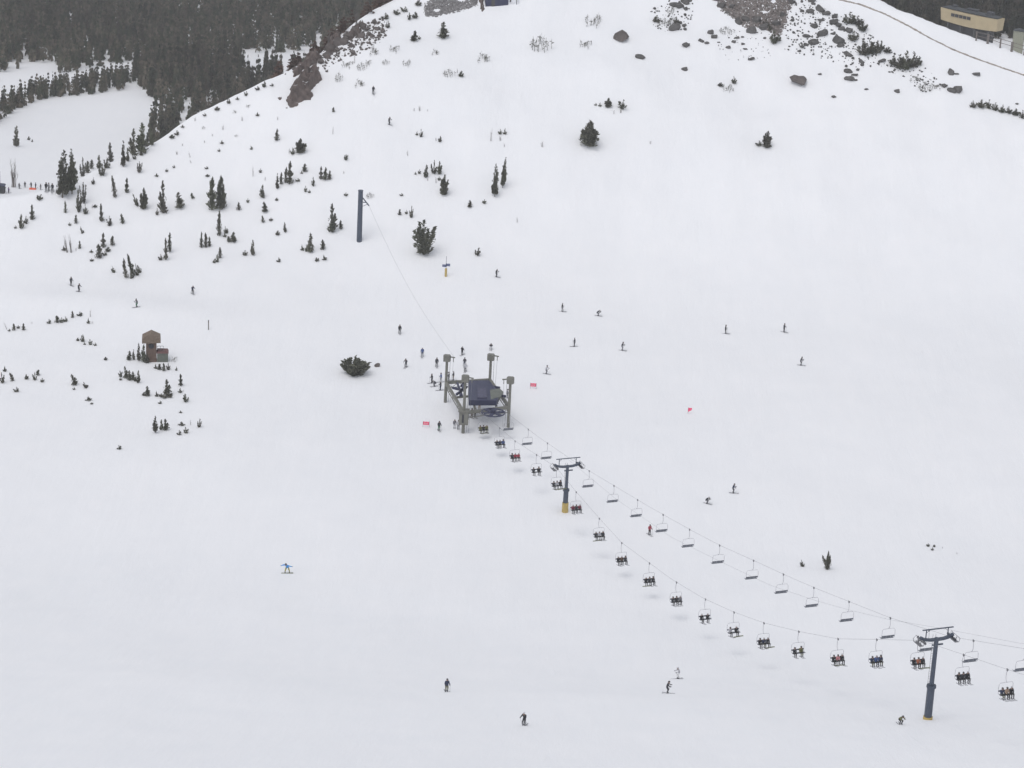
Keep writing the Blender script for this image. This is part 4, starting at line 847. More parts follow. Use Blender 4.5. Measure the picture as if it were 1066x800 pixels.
BOARD = small_mesh(lambda mb: (mb.prism([(-.78, -.08), (-.70, -.14), (-.3, -.12), (.3, -.12), (.70, -.14), (.78, -.08), (.78, .08), (.70, .14), (.3, .12), (-.3, .12), (-.70, .14), (-.78, .08)], .0, .03), mb.box((.27, 0, .05), (.07, .1, .03)), mb.box((-.27, 0, .05), (.07, .1, .03))), 'snowboard', M_SKI2)
def polem(mb): mb.tube([(0, 0, .0), (0, 0, 1.18)], .012, 6); mb.tube([(0, 0, .07), (0, 0, .09)], .05, 8); mb.tube([(0, 0, 1.06), (0, 0, 1.2)], .02, 6)
SPOLE = small_mesh(polem, 'ski_pole', M_POLE)
def person(loc, pose, jacket, trousers, label, yaw=0.0, group=None, gear='ski', helmet=M_HELM, scale=1.0, poles=True):
    o = bpy.data.objects.new('person', BM[pose]); COL.objects.link(o); o.location = loc; o.rotation_euler = (0, 0, yaw); o.scale = (scale,) * 3
    for i, m_ in enumerate((fab(jacket, C_[jacket]), fab(trousers, C_[trousers]), M_BOOT, M_SKIN, M_GLOVE)):
        o.material_slots[i].link = 'OBJECT'; o.material_slots[i].material = m_
    J = POSE[pose]; hd = Vector(J['head']); k = link('helmet', HELM, o, hd + Vector((0, .015, .035)))
    if helmet is not M_HELM: k.material_slots[0].link = 'OBJECT'; k.material_slots[0].material = helmet
    link('goggles', GOG, o, hd + Vector((0, 0, .015)))
    if gear == 'ski':
        for s_ in ('L', 'R'):
            a = Vector(J['ankle' + s_]); link('ski', SKI, o, a + Vector((0, -.05, -.14)), None, (math.radians(-12) if pose == 'sit' else 0, 0, 0))
            if poles:
                w = Vector(J['wrist' + s_])
                if pose == 'sit':
                    if s_ == 'L': link('ski_pole', SPOLE, o, w + Vector((-.05, -.02, -.5)), (1, 1, .8), (math.radians(-8), 0, 0))
                else: link('ski_pole', SPOLE, o, (w.x * 1.12, w.y + .55 if pose != 'stand' else w.y - .05, .02), (1, 1, 1.0), (math.atan2(.55, 1.05) if pose != 'stand' else .05, 0, 0))
    elif gear == 'board': link('snowboard', BOARD, o, (0, 0, -.02) if pose != 'sit' else (.1, -.5, -.46))
    tag(o, label, 'person', group); return o

S = [  # u, v(feet), pose, jacket, trousers, facing yaw(deg; 0 looks to the camera), gear, label
 (74, 297.5, 'stand', 'charcoal', 'black', 40, 'ski', 'person in dark clothes skiing, upper of two below the bare stems'),
 (82, 304, 'glide', 'charcoal', 'charcoal', 60, 'ski', 'person in dark clothes skiing, lower of two below the bare stems'),
 (142.5, 320, 'glide', 'charcoal', 'green', -60, 'ski', 'person with dark green trousers skiing below the leaning saplings'),
 (200.5, 306, 'glide', 'navy', 'black', 30, 'ski', 'person in dark jacket skiing below the three spires'),
 (388.5, 98, 'stand', 'charcoal', 'charcoal', 20, 'ski', 'person in dark clothes highest on the left upper slope'),
 (405, 130, 'glide', 'black', 'charcoal', 60, 'ski', 'person in dark clothes skiing above the monopole'),
 (516.5, 288.5, 'glide', 'black', 'charcoal', 70, 'ski', 'person in black skiing right of the blue sign post'),
 (585, 324.5, 'stand', 'black', 'charcoal', 80, 'ski', 'person in black standing, top left of the middle slope skiers'),
 (622.5, 329, 'tuck', 'charcoal', 'grey', 70, 'ski', 'person crouched low skiing, top right of the middle slope skiers'),
 (598, 361, 'stand', 'charcoal', 'charcoal', -80, 'ski', 'person in dark clothes in the middle of the centre slope'),
 (647.5, 365, 'glide', 'charcoal', 'grey', 75, 'ski', 'person leaning forward skiing, right of the centre slope skiers'),
 (755, 347.5, 'stand', 'black', 'black', 80, 'ski', 'person in black skiing on the clear right slope, left of three'),
 (816, 346, 'stand', 'charcoal', 'black', 60, 'ski', 'person in dark clothes on the clear right slope, top right of three'),
 (833.5, 380.5, 'glide', 'charcoal', 'charcoal', 75, 'ski', 'person in dark clothes on the clear right slope, lowest of three'),
 (568.5, 389.5, 'glide', 'light grey', 'grey', 70, 'ski', 'person in pale grey clothes skiing above the right pink banner'),
 (416, 347.5, 'stand', 'black', 'charcoal', 10, 'ski', 'person in black skiing above the dome bush'),
 (422.5, 382.5, 'glide', 'charcoal', 'charcoal', -20, 'ski', 'person in dark clothes just right of the dome bush'),
 (439.5, 371.5, 'stand', 'blue', 'navy', 0, 'ski', 'person in blue jacket above left of the lift station'),
 (454.5, 382, 'stand', 'charcoal', 'charcoal', 10, 'ski', 'person in dark clothes skiing to the lift station from the left'),
 (481, 370, 'stand', 'black', 'charcoal', 150, 'ski', 'person in black heading down right behind the station'),
 (511, 364, 'tuck', 'charcoal', 'light grey', 0, 'ski', 'person with pale trousers behind the right rear station column'),
 (483.5, 382, 'stand', 'charcoal', 'navy', 180, 'ski', 'person in charcoal jacket, farther of two behind the station'),
 (484.2, 387.5, 'stand', 'light grey', 'charcoal', 170, 'ski', 'person in pale grey jacket, nearer of two behind the station'),
 (449.5, 399, 'stand', 'black', 'charcoal', -60, 'ski', 'person in black, leftmost waiting beside the station'),
 (452.3, 402.5, 'tuck', 'charcoal', 'grey', -60, 'ski', 'person bending down, left of the station'),
 (459, 398, 'stand', 'blue', 'grey', -70, 'ski', 'person in blue jacket beside the left rear station column'),
 (458.5, 406.5, 'stand', 'black', 'navy', -70, 'ski', 'person in black and navy near the left rear station column'),
 (472, 396, 'stand', 'charcoal', 'brown', -90, 'ski', 'person in charcoal inside the rear of the station frame'),
 (467, 397, 'stand', 'charcoal', 'black', -90, 'none', 'person in dark clothes standing at the rear station beam'),
 (457, 448.5, 'stand', 'charcoal', 'green', 20, 'ski', 'person in dark green clothes right of the left pink banner'),
 (491, 435, 'stand', 'charcoal', 'brown', 30, 'ski', 'person in charcoal waiting under the station, left of two'),
 (494.5, 434.5, 'stand', 'brown', 'black', 30, 'ski', 'person in brown waiting under the station, right of two'),
 (499, 427, 'stand', 'charcoal', 'tan', 200, 'none', 'person in charcoal working by the chair boarding place'),
 (516.5, 426.5, 'stand', 'navy', 'charcoal', 180, 'none', 'person in navy standing behind the bullwheel'),
 (528, 415, 'stand', 'grey', 'charcoal', 90, 'none', 'person in grey jacket by the front right station column'),
 (473, 446.5, 'stand', 'grey', 'light grey', 20, 'none', 'person in pale clothes at the foot of the front station box'),
 (477, 447.5, 'stand', 'light grey', 'grey', 0, 'none', 'person in light grey beside the front left station column'),
 (763, 513.5, 'glide', 'navy', 'charcoal', 80, 'ski', 'person in navy jacket skiing above the empty chairs, right of two'),
 (736, 524.5, 'tuck', 'black', 'grey', 60, 'ski', 'person crouched in black above the empty chairs, left of two'),
 (676, 557, 'stand', 'red', 'black', 30, 'ski', 'person in red jacket skiing under the empty chairs'),
 (299, 597, 'board', 'bright blue', 'yellow', 10, 'board', 'person in bright blue jacket and yellow trousers snowboarding alone on the left snow'),
 (465, 720.5, 'stand', 'navy', 'olive', 20, 'ski', 'person in navy jacket and olive trousers on the lower snow'),
 (545.5, 755.5, 'glide', 'black', 'black', -30, 'ski', 'person in black skiing lowest of all near the bottom edge'),
 (694.5, 722, 'glide', 'charcoal', 'charcoal', 80, 'ski', 'person in charcoal, left of two skiing under the loaded chairs'),
 (706, 707, 'glide', 'light grey', 'white', -70, 'ski', 'person in pale clothes, right of two skiing under the loaded chairs'),
 (937.5, 754.5, 'tuck', 'olive', 'black', 30, 'ski', 'person in olive green jacket left of the tall lift tower'),
]
for u, v, pose, ja, tr, yaw, gear, lab in S:
    p = on(u, v); person(p + Vector((0, 0, .03)), pose, ja, tr, lab, math.radians(yaw), None, gear, M_HELM if rng(int(u * 7)).rand() < .7 else M_HELMW, 1.22 if gear == 'board' else 1.04)
for i, (u, v, ja) in enumerate([(5, 197, 'black'), (9, 198.5, 'purple'), (20, 194, 'charcoal'), (26, 192.5, 'charcoal'), (32.5, 193, 'black'), (37, 193.5, 'navy'), (42.5, 195, 'charcoal'), (48, 196, 'black'), (51, 196.5, 'grey'), (54.5, 197, 'charcoal')]):
    p = on(u, v + 3); person(p, 'stand', ja, 'black', 'person in %s in the crowd by the left edge, %s' % (ja, 'leftmost' if i == 0 else ORD[i] + ' from left' if i < 9 else 'rightmost'), rng(i).uniform(0, 6), 'crowd by the left edge', 'ski', scale=1.08)

# ---------------------------------------------------------------- chairs
OY = -.42
def chair_protos():
    out = {}
    mb = MB(); mb.box((0, 0, 3.0), (.05, .16, .08)); mb.box((.0, 0, 2.9), (.07, .07, .1)); out['grip'] = mb.mesh('grip', M_STEEL)
    mb = MB(); mb.tube([(0, 0, 2.92), (0, .10, 2.5), (0, .14, 2.1), (0, .10, 1.8), (0, -.02, 1.56), (0, -.14, 1.43), (0, OY + .2, 1.41)], .032, 7); out['hanger'] = mb.mesh('hanger', M_TUBE)
    mb = MB(); fr_ = lambda L: [(x, y + OY, z) for x, y, z in L]
    mb = MB(); mb.tube(fr_([(-.93, -.35, .02), (-.95, .30, .06), (-.95, .36, .6), (-.93, .33, 1.15), (-.80, .30, 1.38), (0, .3, 1.42), (.80, .30, 1.38), (.93, .33, 1.15), (.95, .36, .6), (.95, .30, .06), (.93, -.35, .02)]), .024, 6)
    for x in (-.32, .32): mb.tube([(x, OY + .35, 0), (x, OY + .40, .45)], .018, 5)
    out['frame'] = mb.mesh('frame', M_TUBE)
    mb = MB(); mb.box((0, OY - .02, -.03), (.92, .21, .035), bev=.02); out['seat'] = mb.mesh('seat', M_SEAT)
    mb = MB(); mb.box((0, OY + .33, .34), (.92, .025, .10), bev=.01); out['backrest'] = mb.mesh('backrest', M_SEAT)
    return out
CP = chair_protos()
chair0 = empty('lift_chair', (0, 0, 0))
for k, m_ in CP.items(): link(k, m_, chair0)
def chair_at(s_, off, ztab, yaw, label, group, first=[True]):
    if first[0]: c = chair0; first[0] = False; kids = []
    else:
        c = chair0.copy(); COL.objects.link(c)
        for ch in list(chair0.children):
            d = ch.copy(); COL.objects.link(d); d.parent = c
    s_ = s_ + (.42 if off > 0 else -.42); p = line_pt(s_, off, zi(ztab, s_) - 3.0); c.location = p; c.rotation_euler = (0, 0, yaw); tag(c, label, 'lift chair', group); return c, p
ORDN = ['first', 'second', 'third', 'fourth', 'fifth', 'sixth', 'seventh', 'eighth', 'ninth', 'tenth', 'eleventh', 'twelfth', 'thirteenth', 'fourteenth', 'fifteenth', 'sixteenth', 'seventeenth', 'eighteenth', 'nineteenth', 'twentieth']
RS = [-45 + 9.0, -34.6 + 8.6, -24.9, -15.4, 4.1, 14.9, 24.8, 35.0, 45.1, 56.0, 67.6, 77.3, 86.7, 97.0, 108.4, 118.4, 129.1, 140.6]
RS[0] = -35.2; RS[1] = -25.4; RS[2] = -15.6; 
RS = [-34.6, -24.9, -15.4, 4.1, 14.9, 24.8, 35.0, 45.1, 56.0, 67.6, 77.3, 86.7, 97.0, 108.4, 118.4, 129.1, 140.6]
for i, s_ in enumerate(RS):
    chair_at(s_, 2.1, RET, LINE_YAW + math.pi, 'empty lift chair on the upper rope, %s counting up from the lift station' % ORDN[i], 'empty lift chairs on the upper rope')
LS = [-36.0, -27.2, -19.3, -8.7, 0.9, 10.0, 20.4, 30.1, 41.3, 51.7, 62.2, 72.0, 81.7, 92.3, 103.5, 113.7, 124.1, 134.9, 144.8]
B_ = 'black'; Q = 'charcoal'
LP = [('olive', B_, 'olive'), (Q, 'navy', 'blue'), (Q, 'red', 'red'), (Q, None, B_), (Q, 'light grey', B_), ('maroon', Q, 'maroon'), (Q, 'light grey', Q), (B_, 'brown', Q), (B_, Q, B_), (Q, B_, 'grey'), (B_, None, B_),
      ('light grey', None, B_), (B_, 'navy', Q), (Q, None, 'olive'), (B_, 'pink', B_), ('navy', 'blue', 'navy'), (B_, 'orange', B_), (B_, Q, B_), ('navy', 'tan', B_)]
TRO = {'olive': 'olive', 'blue': 'navy', 'navy': 'olive', 'light grey': 'grey'}
k_ = 0
for i, s_ in enumerate(LS):
    c, p = chair_at(s_, -2.1, LOAD, LINE_YAW, 'lift chair full of riders on the lower rope, %s counting up from the station' % ORDN[i], 'loaded lift chairs on the lower rope')
    R = Matrix.Rotation(LINE_YAW, 3, 'Z'); names = {-1: 'left seat', 0: 'middle seat', 1: 'right seat'}
    for q, ja in zip((-1, 0, 1), LP[i]):
        if ja is None: continue
        x = q * .60 + (0 if LP[i][1] else q * -.0); r = rng(900 + i * 3 + q)
        if LP[i][1] is None and q == 1: x = .35
        k_ += 1; lp = p + R @ Vector((x, OY - .03 + r.uniform(-.03, .03), .0))
        lab = 'person in %s on the %s of the %s loaded chair from the station' % (ja, names[q], ORDN[i])
        person(lp, 'sit', ja, TRO.get(ja, 'black' if r.rand() < .6 else 'charcoal'), lab, LINE_YAW + r.uniform(-.12, .12), 'riders on the loaded chairs', 'board' if r.rand() < .15 else 'ski',
               M_HELM if r.rand() < .7 else M_HELMW, r.uniform(.96, 1.06), poles=r.rand() < .6)

# ---------------------------------------------------------------- lift station
gz = 0.0
def gp(u, v): p = on(u, v); return Vector((p.x, p.y, zat(p.x, p.y)))
cBL, cFL, cFR = gp(463.5, 419), gp(482, 451), gp(529, 445); cBR = gp(509, 416)
BH = 3.9
st = empty('lift_station', ((cBL + cFR) / 2)); org = Vector(st.location); st.rotation_euler = (0, 0, 0)
L_ = lambda p: Vector(p) - org
def column(base, H, name='column', mirror=1):
    mb = MB(); b = L_(base); mb.tube([b + Vector((0, 0, -.8)), b + Vector((0, 0, H))], [.30, .24], 12); c = mb.build('column', M_BEIGE, st)
    mb = MB(); t = b + Vector((0, 0, H)); mb.prism([(-.65, -.55), (.45, -.65), (.7, 0), (.5, .6), (-.4, .65), (-.7, .1)], H - .35, H + .75, Matrix.Translation((b.x, b.y, 0)))
    mb.bar(t + Vector((.4 * mirror, 0, .45)), t + Vector((1.5 * mirror, -.1, .35)), .22, .18); mb.bar(t + Vector((1.2 * mirror, -.1, .35)), t + Vector((1.2 * mirror, -.1, -.5)), .14, .14); mb.build('column_head', M_BEIGE, c)
    mb = MB(); mb.tube([b + Vector((.62 * mirror, -.1, .2)), b + Vector((.62 * mirror, -.1, H))], .035, 5); mb.tube([b + Vector((1.0 * mirror, -.1, .1)), b + Vector((1.2 * mirror, -.1, H))], .02, 5); mb.build('guide_rod', M_STEEL, c)
    return b
bBL = column(cBL, 8.6); bFL = column(cFL, 10.3); bFR = column(cFR, 8.9, mirror=-1); bBR = column(cBR, 8.3)
up = Vector((0, 0, BH))
for a, b in ((bBL, bFL), (bFL, bFR), (bFR, bBR), (bBL, bBR)):
    mb = MB(); mb.bar(a + up, b + up, .42, .55); mb.bar(a + up + Vector((0, 0, -1.0)), b + up + Vector((0, 0, -1.0)), .12, .12)
    n = 7
    for k in range(n): mb.bar(a.lerp(b, k / n) + up + Vector((0, 0, -.95 if k % 2 else -.1)), a.lerp(b, (k + 1) / n) + up + Vector((0, 0, -.1 if k % 2 else -.95)), .08, .08)
    mb.build('beam', M_BEIGE, st)
mb = MB(); m1 = bBL.lerp(bBR, .55); m2 = bFL.lerp(bFR, .25); mb.bar(m1 + up, m2 + up, .36, .4); mb.bar(bBL.lerp(bFL, .5) + up, bFR.lerp(bBR, .5) + up, .3, .35); mb.build('beam', M_BEIGE, st)
# navy machinery housing on top of the frame
def atz(u, v, z): r = ray(u, v); d = (CZ - z) / -r.z; return L_(Vector((0, 0, CZ)) + r * d)
def deck(poly, z0, z1, name, m, parent=st, inset=0):
    mb = MB(); P_ = [atz(u, v, gz + z1) for u, v in poly]; n = len(P_); vs = [Vector((p.x, p.y, z0 - org.z)) for p in P_] + [Vector((p.x, p.y, z1 - org.z)) for p in P_]
    mb.add(vs, [tuple(range(n - 1, -1, -1)), tuple(range(n, 2 * n))] + [(i, (i + 1) % n, n + (i + 1) % n, n + i) for i in range(n)]); return mb.build(name, m, parent)
g0 = (cFL.z + cBR.z) / 2
hs_ = deck([(487.5, 396.5), (509, 396), (513, 401), (517, 405), (520, 412), (517, 417), (488, 417)], g0 + BH + .3, g0 + BH + 1.3, 'machinery_housing', M_NAVY)
deck([(497, 404), (506, 404), (507, 414), (497, 414)], g0 + BH + 1.302, g0 + BH + 1.5, 'hatch', mat('worn_navy_paint', (.075, .075, .12), .6, .2, 2), hs_)
deck([(510, 406), (520, 404.5), (524, 408), (521, 413), (511, 416)], g0 + BH + .9, g0 + BH + 1.34, 'side_cover', mat('grey_green_metal', (.14, .15, .13), .6, .2, 2), st)
deck([(488, 419.3), (518, 419.3), (518, 420.4), (488, 420.4)], g0 + BH - .1, g0 + BH + .12, 'snow_rim', SNOW, st)
mb = MB()
for a, b in (((514, 403), (520.5, 404)), ((516, 411), (527, 413)), ((480, 402), (486, 397)), ((471, 404), (484, 407)), ((476, 399), (481, 412)), ((483, 399), (479, 412)), ((475, 411), (486, 403))):
    mb.bar(atz(*a, g0 + BH + 1.0), atz(*b, g0 + BH + 1.0), .3, .4)
mb.build('drive_arms', M_NAVY, st)
mb = MB(); c = atz(513.6, 410, g0 + BH + 1); mb.bar(bBR + up, bFR + up + Vector((0, 0, .2)), .3, .5); mb.build('beam', M_BEIGE, st)
# operator box around the front left column
mb = MB(); w = 1.55; mb.box((bFL.x, bFL.y, 3.05 + bFL.z), (.85, .75, 1.25), bev=.05); cb = mb.build('cabin', M_BEIGE, st)
mb = MB(); mb.box((bFL.x - .12, bFL.y - .76, 3.05 + bFL.z), (.16, .03, .8)); mb.box((bFL.x + .87, bFL.y, 3.3 + bFL.z), (.03, .45, .5)); mb.build('window', M_DARK, cb)
mb = MB(); mb.box((bFL.x, bFL.y, 4.38 + bFL.z), (1.0, .9, .08)); mb.build('roof', M_BEIGE, cb)
# bullwheel
bw = line_pt(-37, 0, 4.2); mb = MB(); bc = L_(bw); N = 32
mb.tube([bc + Vector((2.1 * math.cos(k * 2 * math.pi / N), 2.1 * math.sin(k * 2 * math.pi / N), 0)) for k in range(N + 1)], .13, 6)
for k in range(6):
    a = k * math.pi / 3 + .3; mb.bar(bc, bc + Vector((2.05 * math.cos(a), 2.05 * math.sin(a), 0)), .62, .16)
mb.tube([bc + Vector((0, 0, -.3)), bc + Vector((0, 0, .5))], .35, 12); mb.build('bullwheel', M_NAVY, st)
mb = MB(); mb.bar(bc + Vector((0, 0, .4)), (bFL.lerp(bFR, .6)) + up, .4, .4); mb.build('wheel_mount', M_NAVY, st)
tag(st, 'open steel lift station with four olive beige columns and a navy machinery roof', 'lift station')

# loading ramp mat and control hut bits beneath the station
def simple(name, lab, cat, parts, loc, rz=0.0, group=None):
    t = empty(name, loc, rz)
    for nm, fn, m_ in parts: mb = MB(); fn(mb); mb.build(nm, m_, t)
    tag(t, lab, cat, group); return t
# pink banners
def banner(u, v, w, h, lab):
    p = on(u, v); s_ = depth(p) / F; W = w * s_; H = h * s_
    def cl(mb):
        n = 8; vs = []
        for i in range(n + 1):
            x = (i / n - .5) * W; y = .05 * math.sin(i * 1.7)
            vs += [(x, y, .45), (x, y, .45 + H), (x, y + .02, .45 + H), (x, y + .02, .45)]
        mb.add(vs, [(4 * i + k, 4 * i + (k + 1) % 4, 4 * i + 4 + (k + 1) % 4, 4 * i + 4 + k) for i in range(n) for k in range(4)] + [(3, 2, 1, 0), (4 * n, 4 * n + 1, 4 * n + 2, 4 * n + 3)])
    def sq(mb):
        for k in (-.3, -.12, .08, .26): mb.box((k * W, -.075, .45 + H * .5), (W * .05, .01, H * .22))
    t = simple('banner', lab, 'banner', [('cloth', cl, M_PINK)] + ([('lettering', sq, mat('pale_print', (.8, .45, .5), .8))] if w > 5 else []), p)
    for x in (-W / 2, W / 2): mb = MB(); mb.tube([(x, 0, -.3), (x, 0, .55 + H)], .03, 6); mb.build('post', M_STEEL, t)
banner(555, 405, 6.2, 3.6, 'pink mesh banner on posts in the snow right of the station')
banner(443.5, 445, 6.6, 3.6, 'pink mesh banner on posts in the snow lower left of the station')
p = on(718, 431); t = empty('flag', p); mb = MB(); mb.tube([(-.35, 0, -.2), (-.35, 0, 1.25)], .03, 6); mb.build('pole', M_STEEL, t)
mb = MB(); mb.prism([(-.33, .35), (.3, .75), (.38, 1.2), (.0, 1.15), (-.33, 1.22)], -.02, .02, Matrix.Rotation(math.radians(90), 4, 'X')); mb.build('cloth', M_PINK, t); tag(t, 'small red pink flag alone on the right snow', 'flag')
# sign post with yellow padding
p = on(464, 288); s_ = depth(p) / F; M_SIGN = mat('blue_grey_sign', (.13, .15, .25), .5)
simple('sign_post', 'blue grey sign on a mast with yellow padded foot under the ragged pine', 'sign', [
 ('mast', lambda mb: mb.tube([(0, 0, -.3), (0, 0, 4.4)], .05, 8), M_STEEL), ('padding', lambda mb: mb.tube([(0, 0, 0), (0, 0, 1.75)], .24, 12), M_YEL),
 ('sign_board', lambda mb: (mb.box((-.35, -.08, 2.35), (.45, .04, .28)), mb.box((.38, -.08, 2.55), (.45, .04, .28))), M_SIGN)], p)
# lone marker post
p = on(217, 343.5); simple('marker_post', 'slim dark post upright in the snow right above the wooden booth', 'post', [('post', lambda mb: mb.tube([(0, 0, -.3), (0, 0, 1.85)], .09, 8), M_BARK), ('cap', lambda mb: mb.tube([(0, 0, 1.85), (0, 0, 1.95)], .13, 8), M_DARK)], p)

# ---------------------------------------------------------------- monopole left of centre with its cable
mp = on(374, 251); t = empty('cable_mast', mp); s_ = depth(mp) / F
mb = MB(); mb.tube([(0, 0, -1), (0, 0, 11.0)], [.58, .5], 20); mb.build('pole', M_TOWER, t)
mb = MB(); mb.tube([(0, 0, 11.0), (0, 0, 11.15)], .56, 16); mb.build('cap', M_TOWER, t)
mb = MB(); mb.bar((.4, 0, 9.6), (1.9, -.6, 8.0), .16, .2); mb.bar((.4, 0, 8.6), (1.4, -.4, 8.6), .14, .14); mb.bar((.4, 0, 7.6), (1.5, -.5, 8.3), .1, .1); mb.build('arm', M_TOWER, t)
tag(t, 'thick slate blue steel mast standing alone on the left slope', 'mast')
a = mp + Vector((1.9, -.6, 8.0)); b = cBL + Vector((1.4, -.1, 8.9)); mb = MB()
mb.tube([a.lerp(b, k / 24) - Vector((0, 0, 2.2 * math.sin(math.pi * k / 24))) for k in range(25)], .016, 5); o = mb.build('cable', M_ROPE); tag(o, 'thin cable sagging from the slate blue mast down to the station', 'cable')

# ---------------------------------------------------------------- wooden booth
p = on(157.5, 377.5); s_ = depth(p) / F; M_WOOD = mat('weathered_brown_wood', (.145, .10, .08), .85, .2, 2.5); M_WOOD2 = mat('brown_shingle', (.17, .13, .10), .9, .2, 3)
hh = 5.6
t = empty('wooden_booth', p, math.radians(8))
mb = MB(); mb.box((0, 1.1, hh * .36 - .3), (1.0, 1.0, hh * .36 + .3)); 
for k in range(9): mb.box((-.9 + k * .225, .09, hh * .36), (.012, .015, hh * .36))
wl_ = mb.build('wall', M_WOOD, t)
mb = MB(); mb.tube([(0, .12, hh * .585), (0, -.04, hh * .585)], .5, 16); mb.build('window', M_DARK, wl_)
mb = MB(); mb.prism([(-1.78, hh * .70), (1.78, hh * .72), (1.72, hh * .90), (0, hh * 1.04), (-1.72, hh * .88)], -2.3, .35, Matrix.Rotation(math.radians(90), 4, 'X')); mb.build('roof', M_WOOD2, t)
mb = MB(); mb.box((2.15, 1.0, .75), (1.05, .9, 1.05)); sh_ = mb.build('shed', mat('grey_green_boards', (.13, .14, .12), .8, .2, 3), t)
mb = MB(); mb.prism([(1.0, 1.8), (3.3, 1.8), (3.1, 2.15), (1.2, 2.15)], -2.0, .0, Matrix.Rotation(math.radians(90), 4, 'X')); mb.build('roof', mat('faded_red_roofing', (.17, .09, .085), .8, .2, 3), sh_)
mb = MB()
for x in (1.1, 1.7, 2.3): mb.bar((x, .6, 2.1), (x, .6, 3.1), .06, .06)
mb.bar((1.05, .6, 3.1), (2.35, .6, 3.1), .07, .07); mb.bar((1.05, .6, 2.65), (2.35, .6, 2.65), .05, .05)
mb.build('railing', M_STEEL, t)
tag(t, 'brown wooden booth with a hooded roof and low shed, standing on the left snow', 'booth')

# ---------------------------------------------------------------- building and fence at upper right
A = Vector((0, 0, CZ)) + ray(979.5, 20.5) * 862; Bq = Vector((0, 0, CZ)) + ray(1043, 32) * 846
yaw = math.atan2(Bq.y - A.y, Bq.x - A.x); Lb = (Bq - A).xy.length; zb = (A.z + Bq.z) / 2
# set both ends level: slide the right end nearer until it stands at the same height
r1 = ray(1037, 33.3); d1 = (CZ - A.z) / -r1.z; Bq = Vector((0, 0, CZ)) + r1 * d1; yaw = math.atan2(Bq.y - A.y, Bq.x - A.x); Lb = (Bq - A).xy.length
gzb = zat(*((A + Bq) / 2).xy)
print('building', A, Bq, Lb, gzb)
t = empty('hillside_building', A, yaw); HB = 3.9
M_TAN = mat('tan_cladding', (.43, .35, .22), .7, .07, .6)
mb = MB(); n = 14
def wall_prof(k): x = Lb * k / n; return x, -.55 * math.sin(math.pi * k / n)
vs = []
for k in range(n + 1):
    x, sag = wall_prof(k); e = .35 * ((n - 2 * k) / n) 
    for y in (0, 3.6): vs += [(x, y, sag), (x - e, y - (.3 if y == 0 else 0), HB + sag * .35)]
fs = []
for k in range(n):
    a_ = 4 * k; b_ = a_ + 4
    fs += [(a_, b_, b_ + 1, a_ + 1), (a_ + 2, a_ + 3, b_ + 3, b_ + 2), (a_ + 1, b_ + 1, b_ + 3, a_ + 3), (a_, a_ + 2, b_ + 2, b_)]
fs += [(0, 1, 3, 2), (4 * n, 4 * n + 2, 4 * n + 3, 4 * n + 1)]
mb.add(vs, fs); mb.build('wall', M_TAN, t)
for k in range(5):
    x = Lb * (.215 + .072 * k); mb = MB(); mb.box((x, -.22 - .1, 2.35), (.62, .06, .42)); w_ = mb.build('window', M_DARK, t)
    mb = MB()
    for zz in (1.9, 2.8): mb.box((x, -.36, zz), (.68, .05, .04))
    mb.build('frame', mat('dark_trim', (.08, .075, .07)), w_)
mb = MB(); mb.prism([(0, 0), (Lb, 0), (Lb - .5, 3.6), (.5, 3.6)], HB + .02, HB + .35); mb.build('roof', mat('dark_roofing', (.05, .055, .06), .8), t)
for c_, h_ in (((Lb * .78, 3, HB + .75), (1.0, .9, .45)), ((Lb * .45, 3.4, HB + .6), (2.0, .8, .25)), ((Lb * .12, 3.4, HB + .6), (.7, .7, .25))): mb = MB(); mb.box(c_, h_); mb.build('roof_unit', mat('dark_roof_units', (.05, .052, .06), .7), t)
for x in (Lb * .12, Lb * .35, Lb * .6, Lb * .85):
    for y in (.6, 3.0): mb = MB(); mb.box((x, y, -7.2), (.3, .3, 7.0)); mb.build('stilt', mat('dark_concrete', (.07, .07, .072), .9), t)
mb = MB(); mb.box((Lb * .42, 3.4, -6.6), (Lb * .36, 1.4, 6.0)); mb.build('underfloor_shade', mat('dark_cladding_and_shade', (.05, .05, .055), .85), t)  # dark box standing in for the shade beneath the raised building
tag(t, 'long tan building with five small dark windows behind the right crest', 'building')
q = on(1060, 44); q = Vector((0, 0, CZ)) + ray(1060, 42) * 800
gq = zat(q.x, q.y)
t = empty('equipment_shed', (q.x, q.y, gq), -.3); h_ = q.z - gq + 2.9
mb = MB(); mb.box((0, 0, h_ / 2 - .5), (1.5, 1.3, h_ / 2 + .5)); mb.build('wall', mat('pale_olive_boards', (.27, .27, .21), .8), t)
mb = MB(); mb.prism([(-1.7, h_), (1.7, h_), (0, h_ + .5)], -1.5, 1.5, Matrix.Rotation(math.radians(90), 4, 'X')); mb.build('roof', mat('dark_roofing', (.05, .055, .06)), t)
tag(t, 'small pale equipment shed right of the tan building', 'shed')
# fence behind the right crest
t = empty('timber_fence', on(1016, 38)); base = Vector(t.location); pts = []
for u, v in [(1016, 41), (1028, 44), (1041, 48.5), (1053, 52), (1066, 56), (1078, 61)]:
    pts.append(on(u, v + 1.5))
for i, q in enumerate(pts):
    b = q - base; mb = MB(); mb.box((b.x, b.y, b.z + .9), (.16 + .1 * (i % 2), .16, 1.3)); mb.build('post', mat('grey_timber', (.16, .14, .13), .9), t)
mb = MB()
for z in (1.2, 2.1):
    for a, b in zip(pts[:-1], pts[1:]): mb.bar(a - base + Vector((0, 0, z)), b - base + Vector((0, 0, z)), .08, .12)
mb.build('rail', mat('grey_timber', (.16, .14, .13)), t); tag(t, 'weathered timber fence on the right crest below the tan building', 'fence')

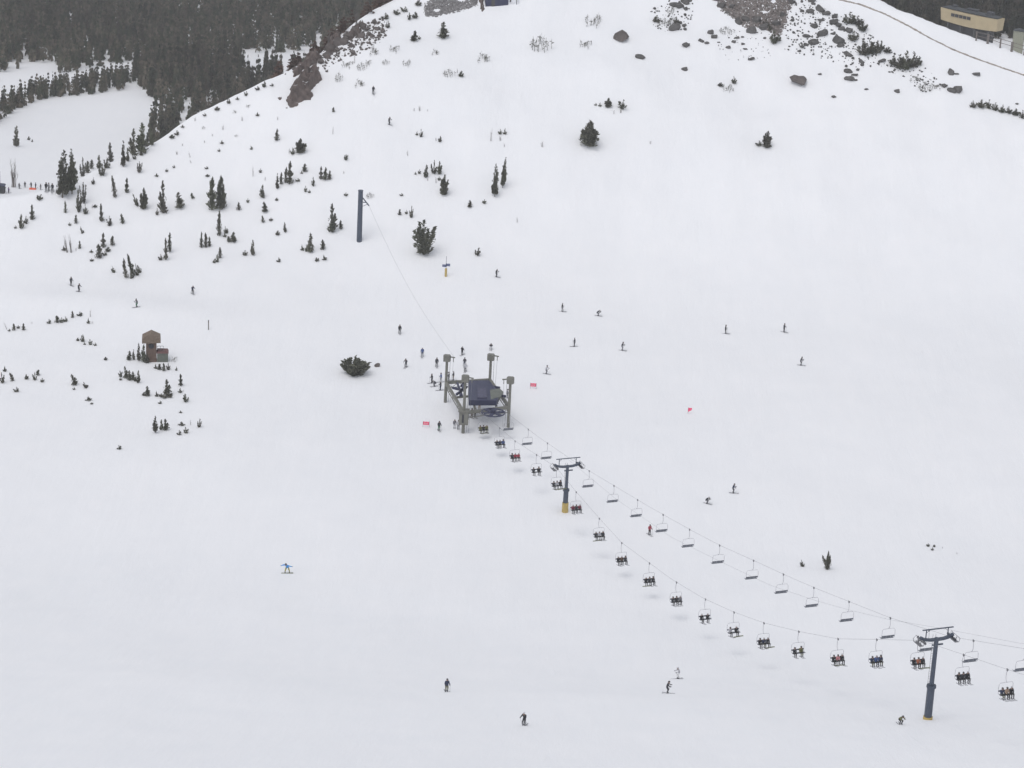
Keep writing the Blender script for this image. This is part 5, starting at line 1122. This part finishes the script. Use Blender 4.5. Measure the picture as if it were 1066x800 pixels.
# ---------------------------------------------------------------- dark blue hut at the top edge
p = on(508, 7); q = on(529, 5.5); yaw = math.atan2(q.y - p.y, q.x - p.x)
t = empty('blue_hut', p, yaw); Lh = (q - p).xy.length
mb = MB(); mb.box((Lh / 2 - .3, 1.8, 1.2), (Lh / 2 + .3, 1.8, 1.9)); mb.build('wall', M_NAVY, t)
mb = MB(); mb.prism([(-.6, 3.1), (Lh + .4, 3.1), (Lh + .2, 3.5), (-.4, 3.5)], -3.9, .3, Matrix.Rotation(math.radians(90), 4, 'X')); mb.build('roof', M_DARK, t)
mb = MB(); mb.box((Lh * .25, -.03, 1.0), (.4, .04, 1.0)); mb.build('door', mat('dark_trim', (.08, .075, .07)), t)
tag(t, 'dark blue hut cut off by the top edge above the middle slope', 'hut')
t = empty('white_box', on(533.5, 5)); mb = MB(); mb.box((0, 1, .6), (1.25, .9, 1.0), bev=.04); mb.build('body', mat('white_panel', (.75, .75, .77), .5), t)
mb = MB(); mb.box((-.5, .08, .9), (.16, .04, .35)); mb.box((.95, .08, .8), (.06, .04, .75)); mb.build('opening', M_DARK, t); tag(t, 'white equipment box just right of the dark blue hut', 'equipment box')
# orange sled by the crowd and dark shelter at the left edge
p = on(34, 197.5); simple('rescue_sled', 'orange rescue sled lying in front of the crowd at the left edge', 'sled', [
 ('hull', lambda mb: mb.prism([(-1.0, -.35), (.7, -.4), (1.1, 0), (.7, .4), (-1.0, .35)], 0, .45), mat('orange_shell', (.75, .13, .06), .5)), ('handle', lambda mb: mb.tube([(.9, .25, .3), (1.7, .2, .8), (1.7, -.2, .8), (.9, -.25, .3)], .03, 6), M_STEEL)], p)
p = on(1, 202); simple('lift_shelter', 'dark shelter partly cut off by the left edge beside the crowd', 'shelter', [
 ('wall', lambda mb: mb.box((-.2, 1, 1.0), (1.1, .9, 1.4)), mat('dark_cladding_and_shade', (.05, .05, .055))), ('roof', lambda mb: mb.prism([(-1.6, 2.4), (1.2, 2.4), (1.0, 2.7), (-1.4, 2.9)], -2.1, .1, Matrix.Rotation(math.radians(90), 4, 'X')), M_NAVY), ('mast', lambda mb: mb.tube([(-.6, 1, 2.4), (-.6, 1, 6.8)], .22, 8), M_NAVY)], p)
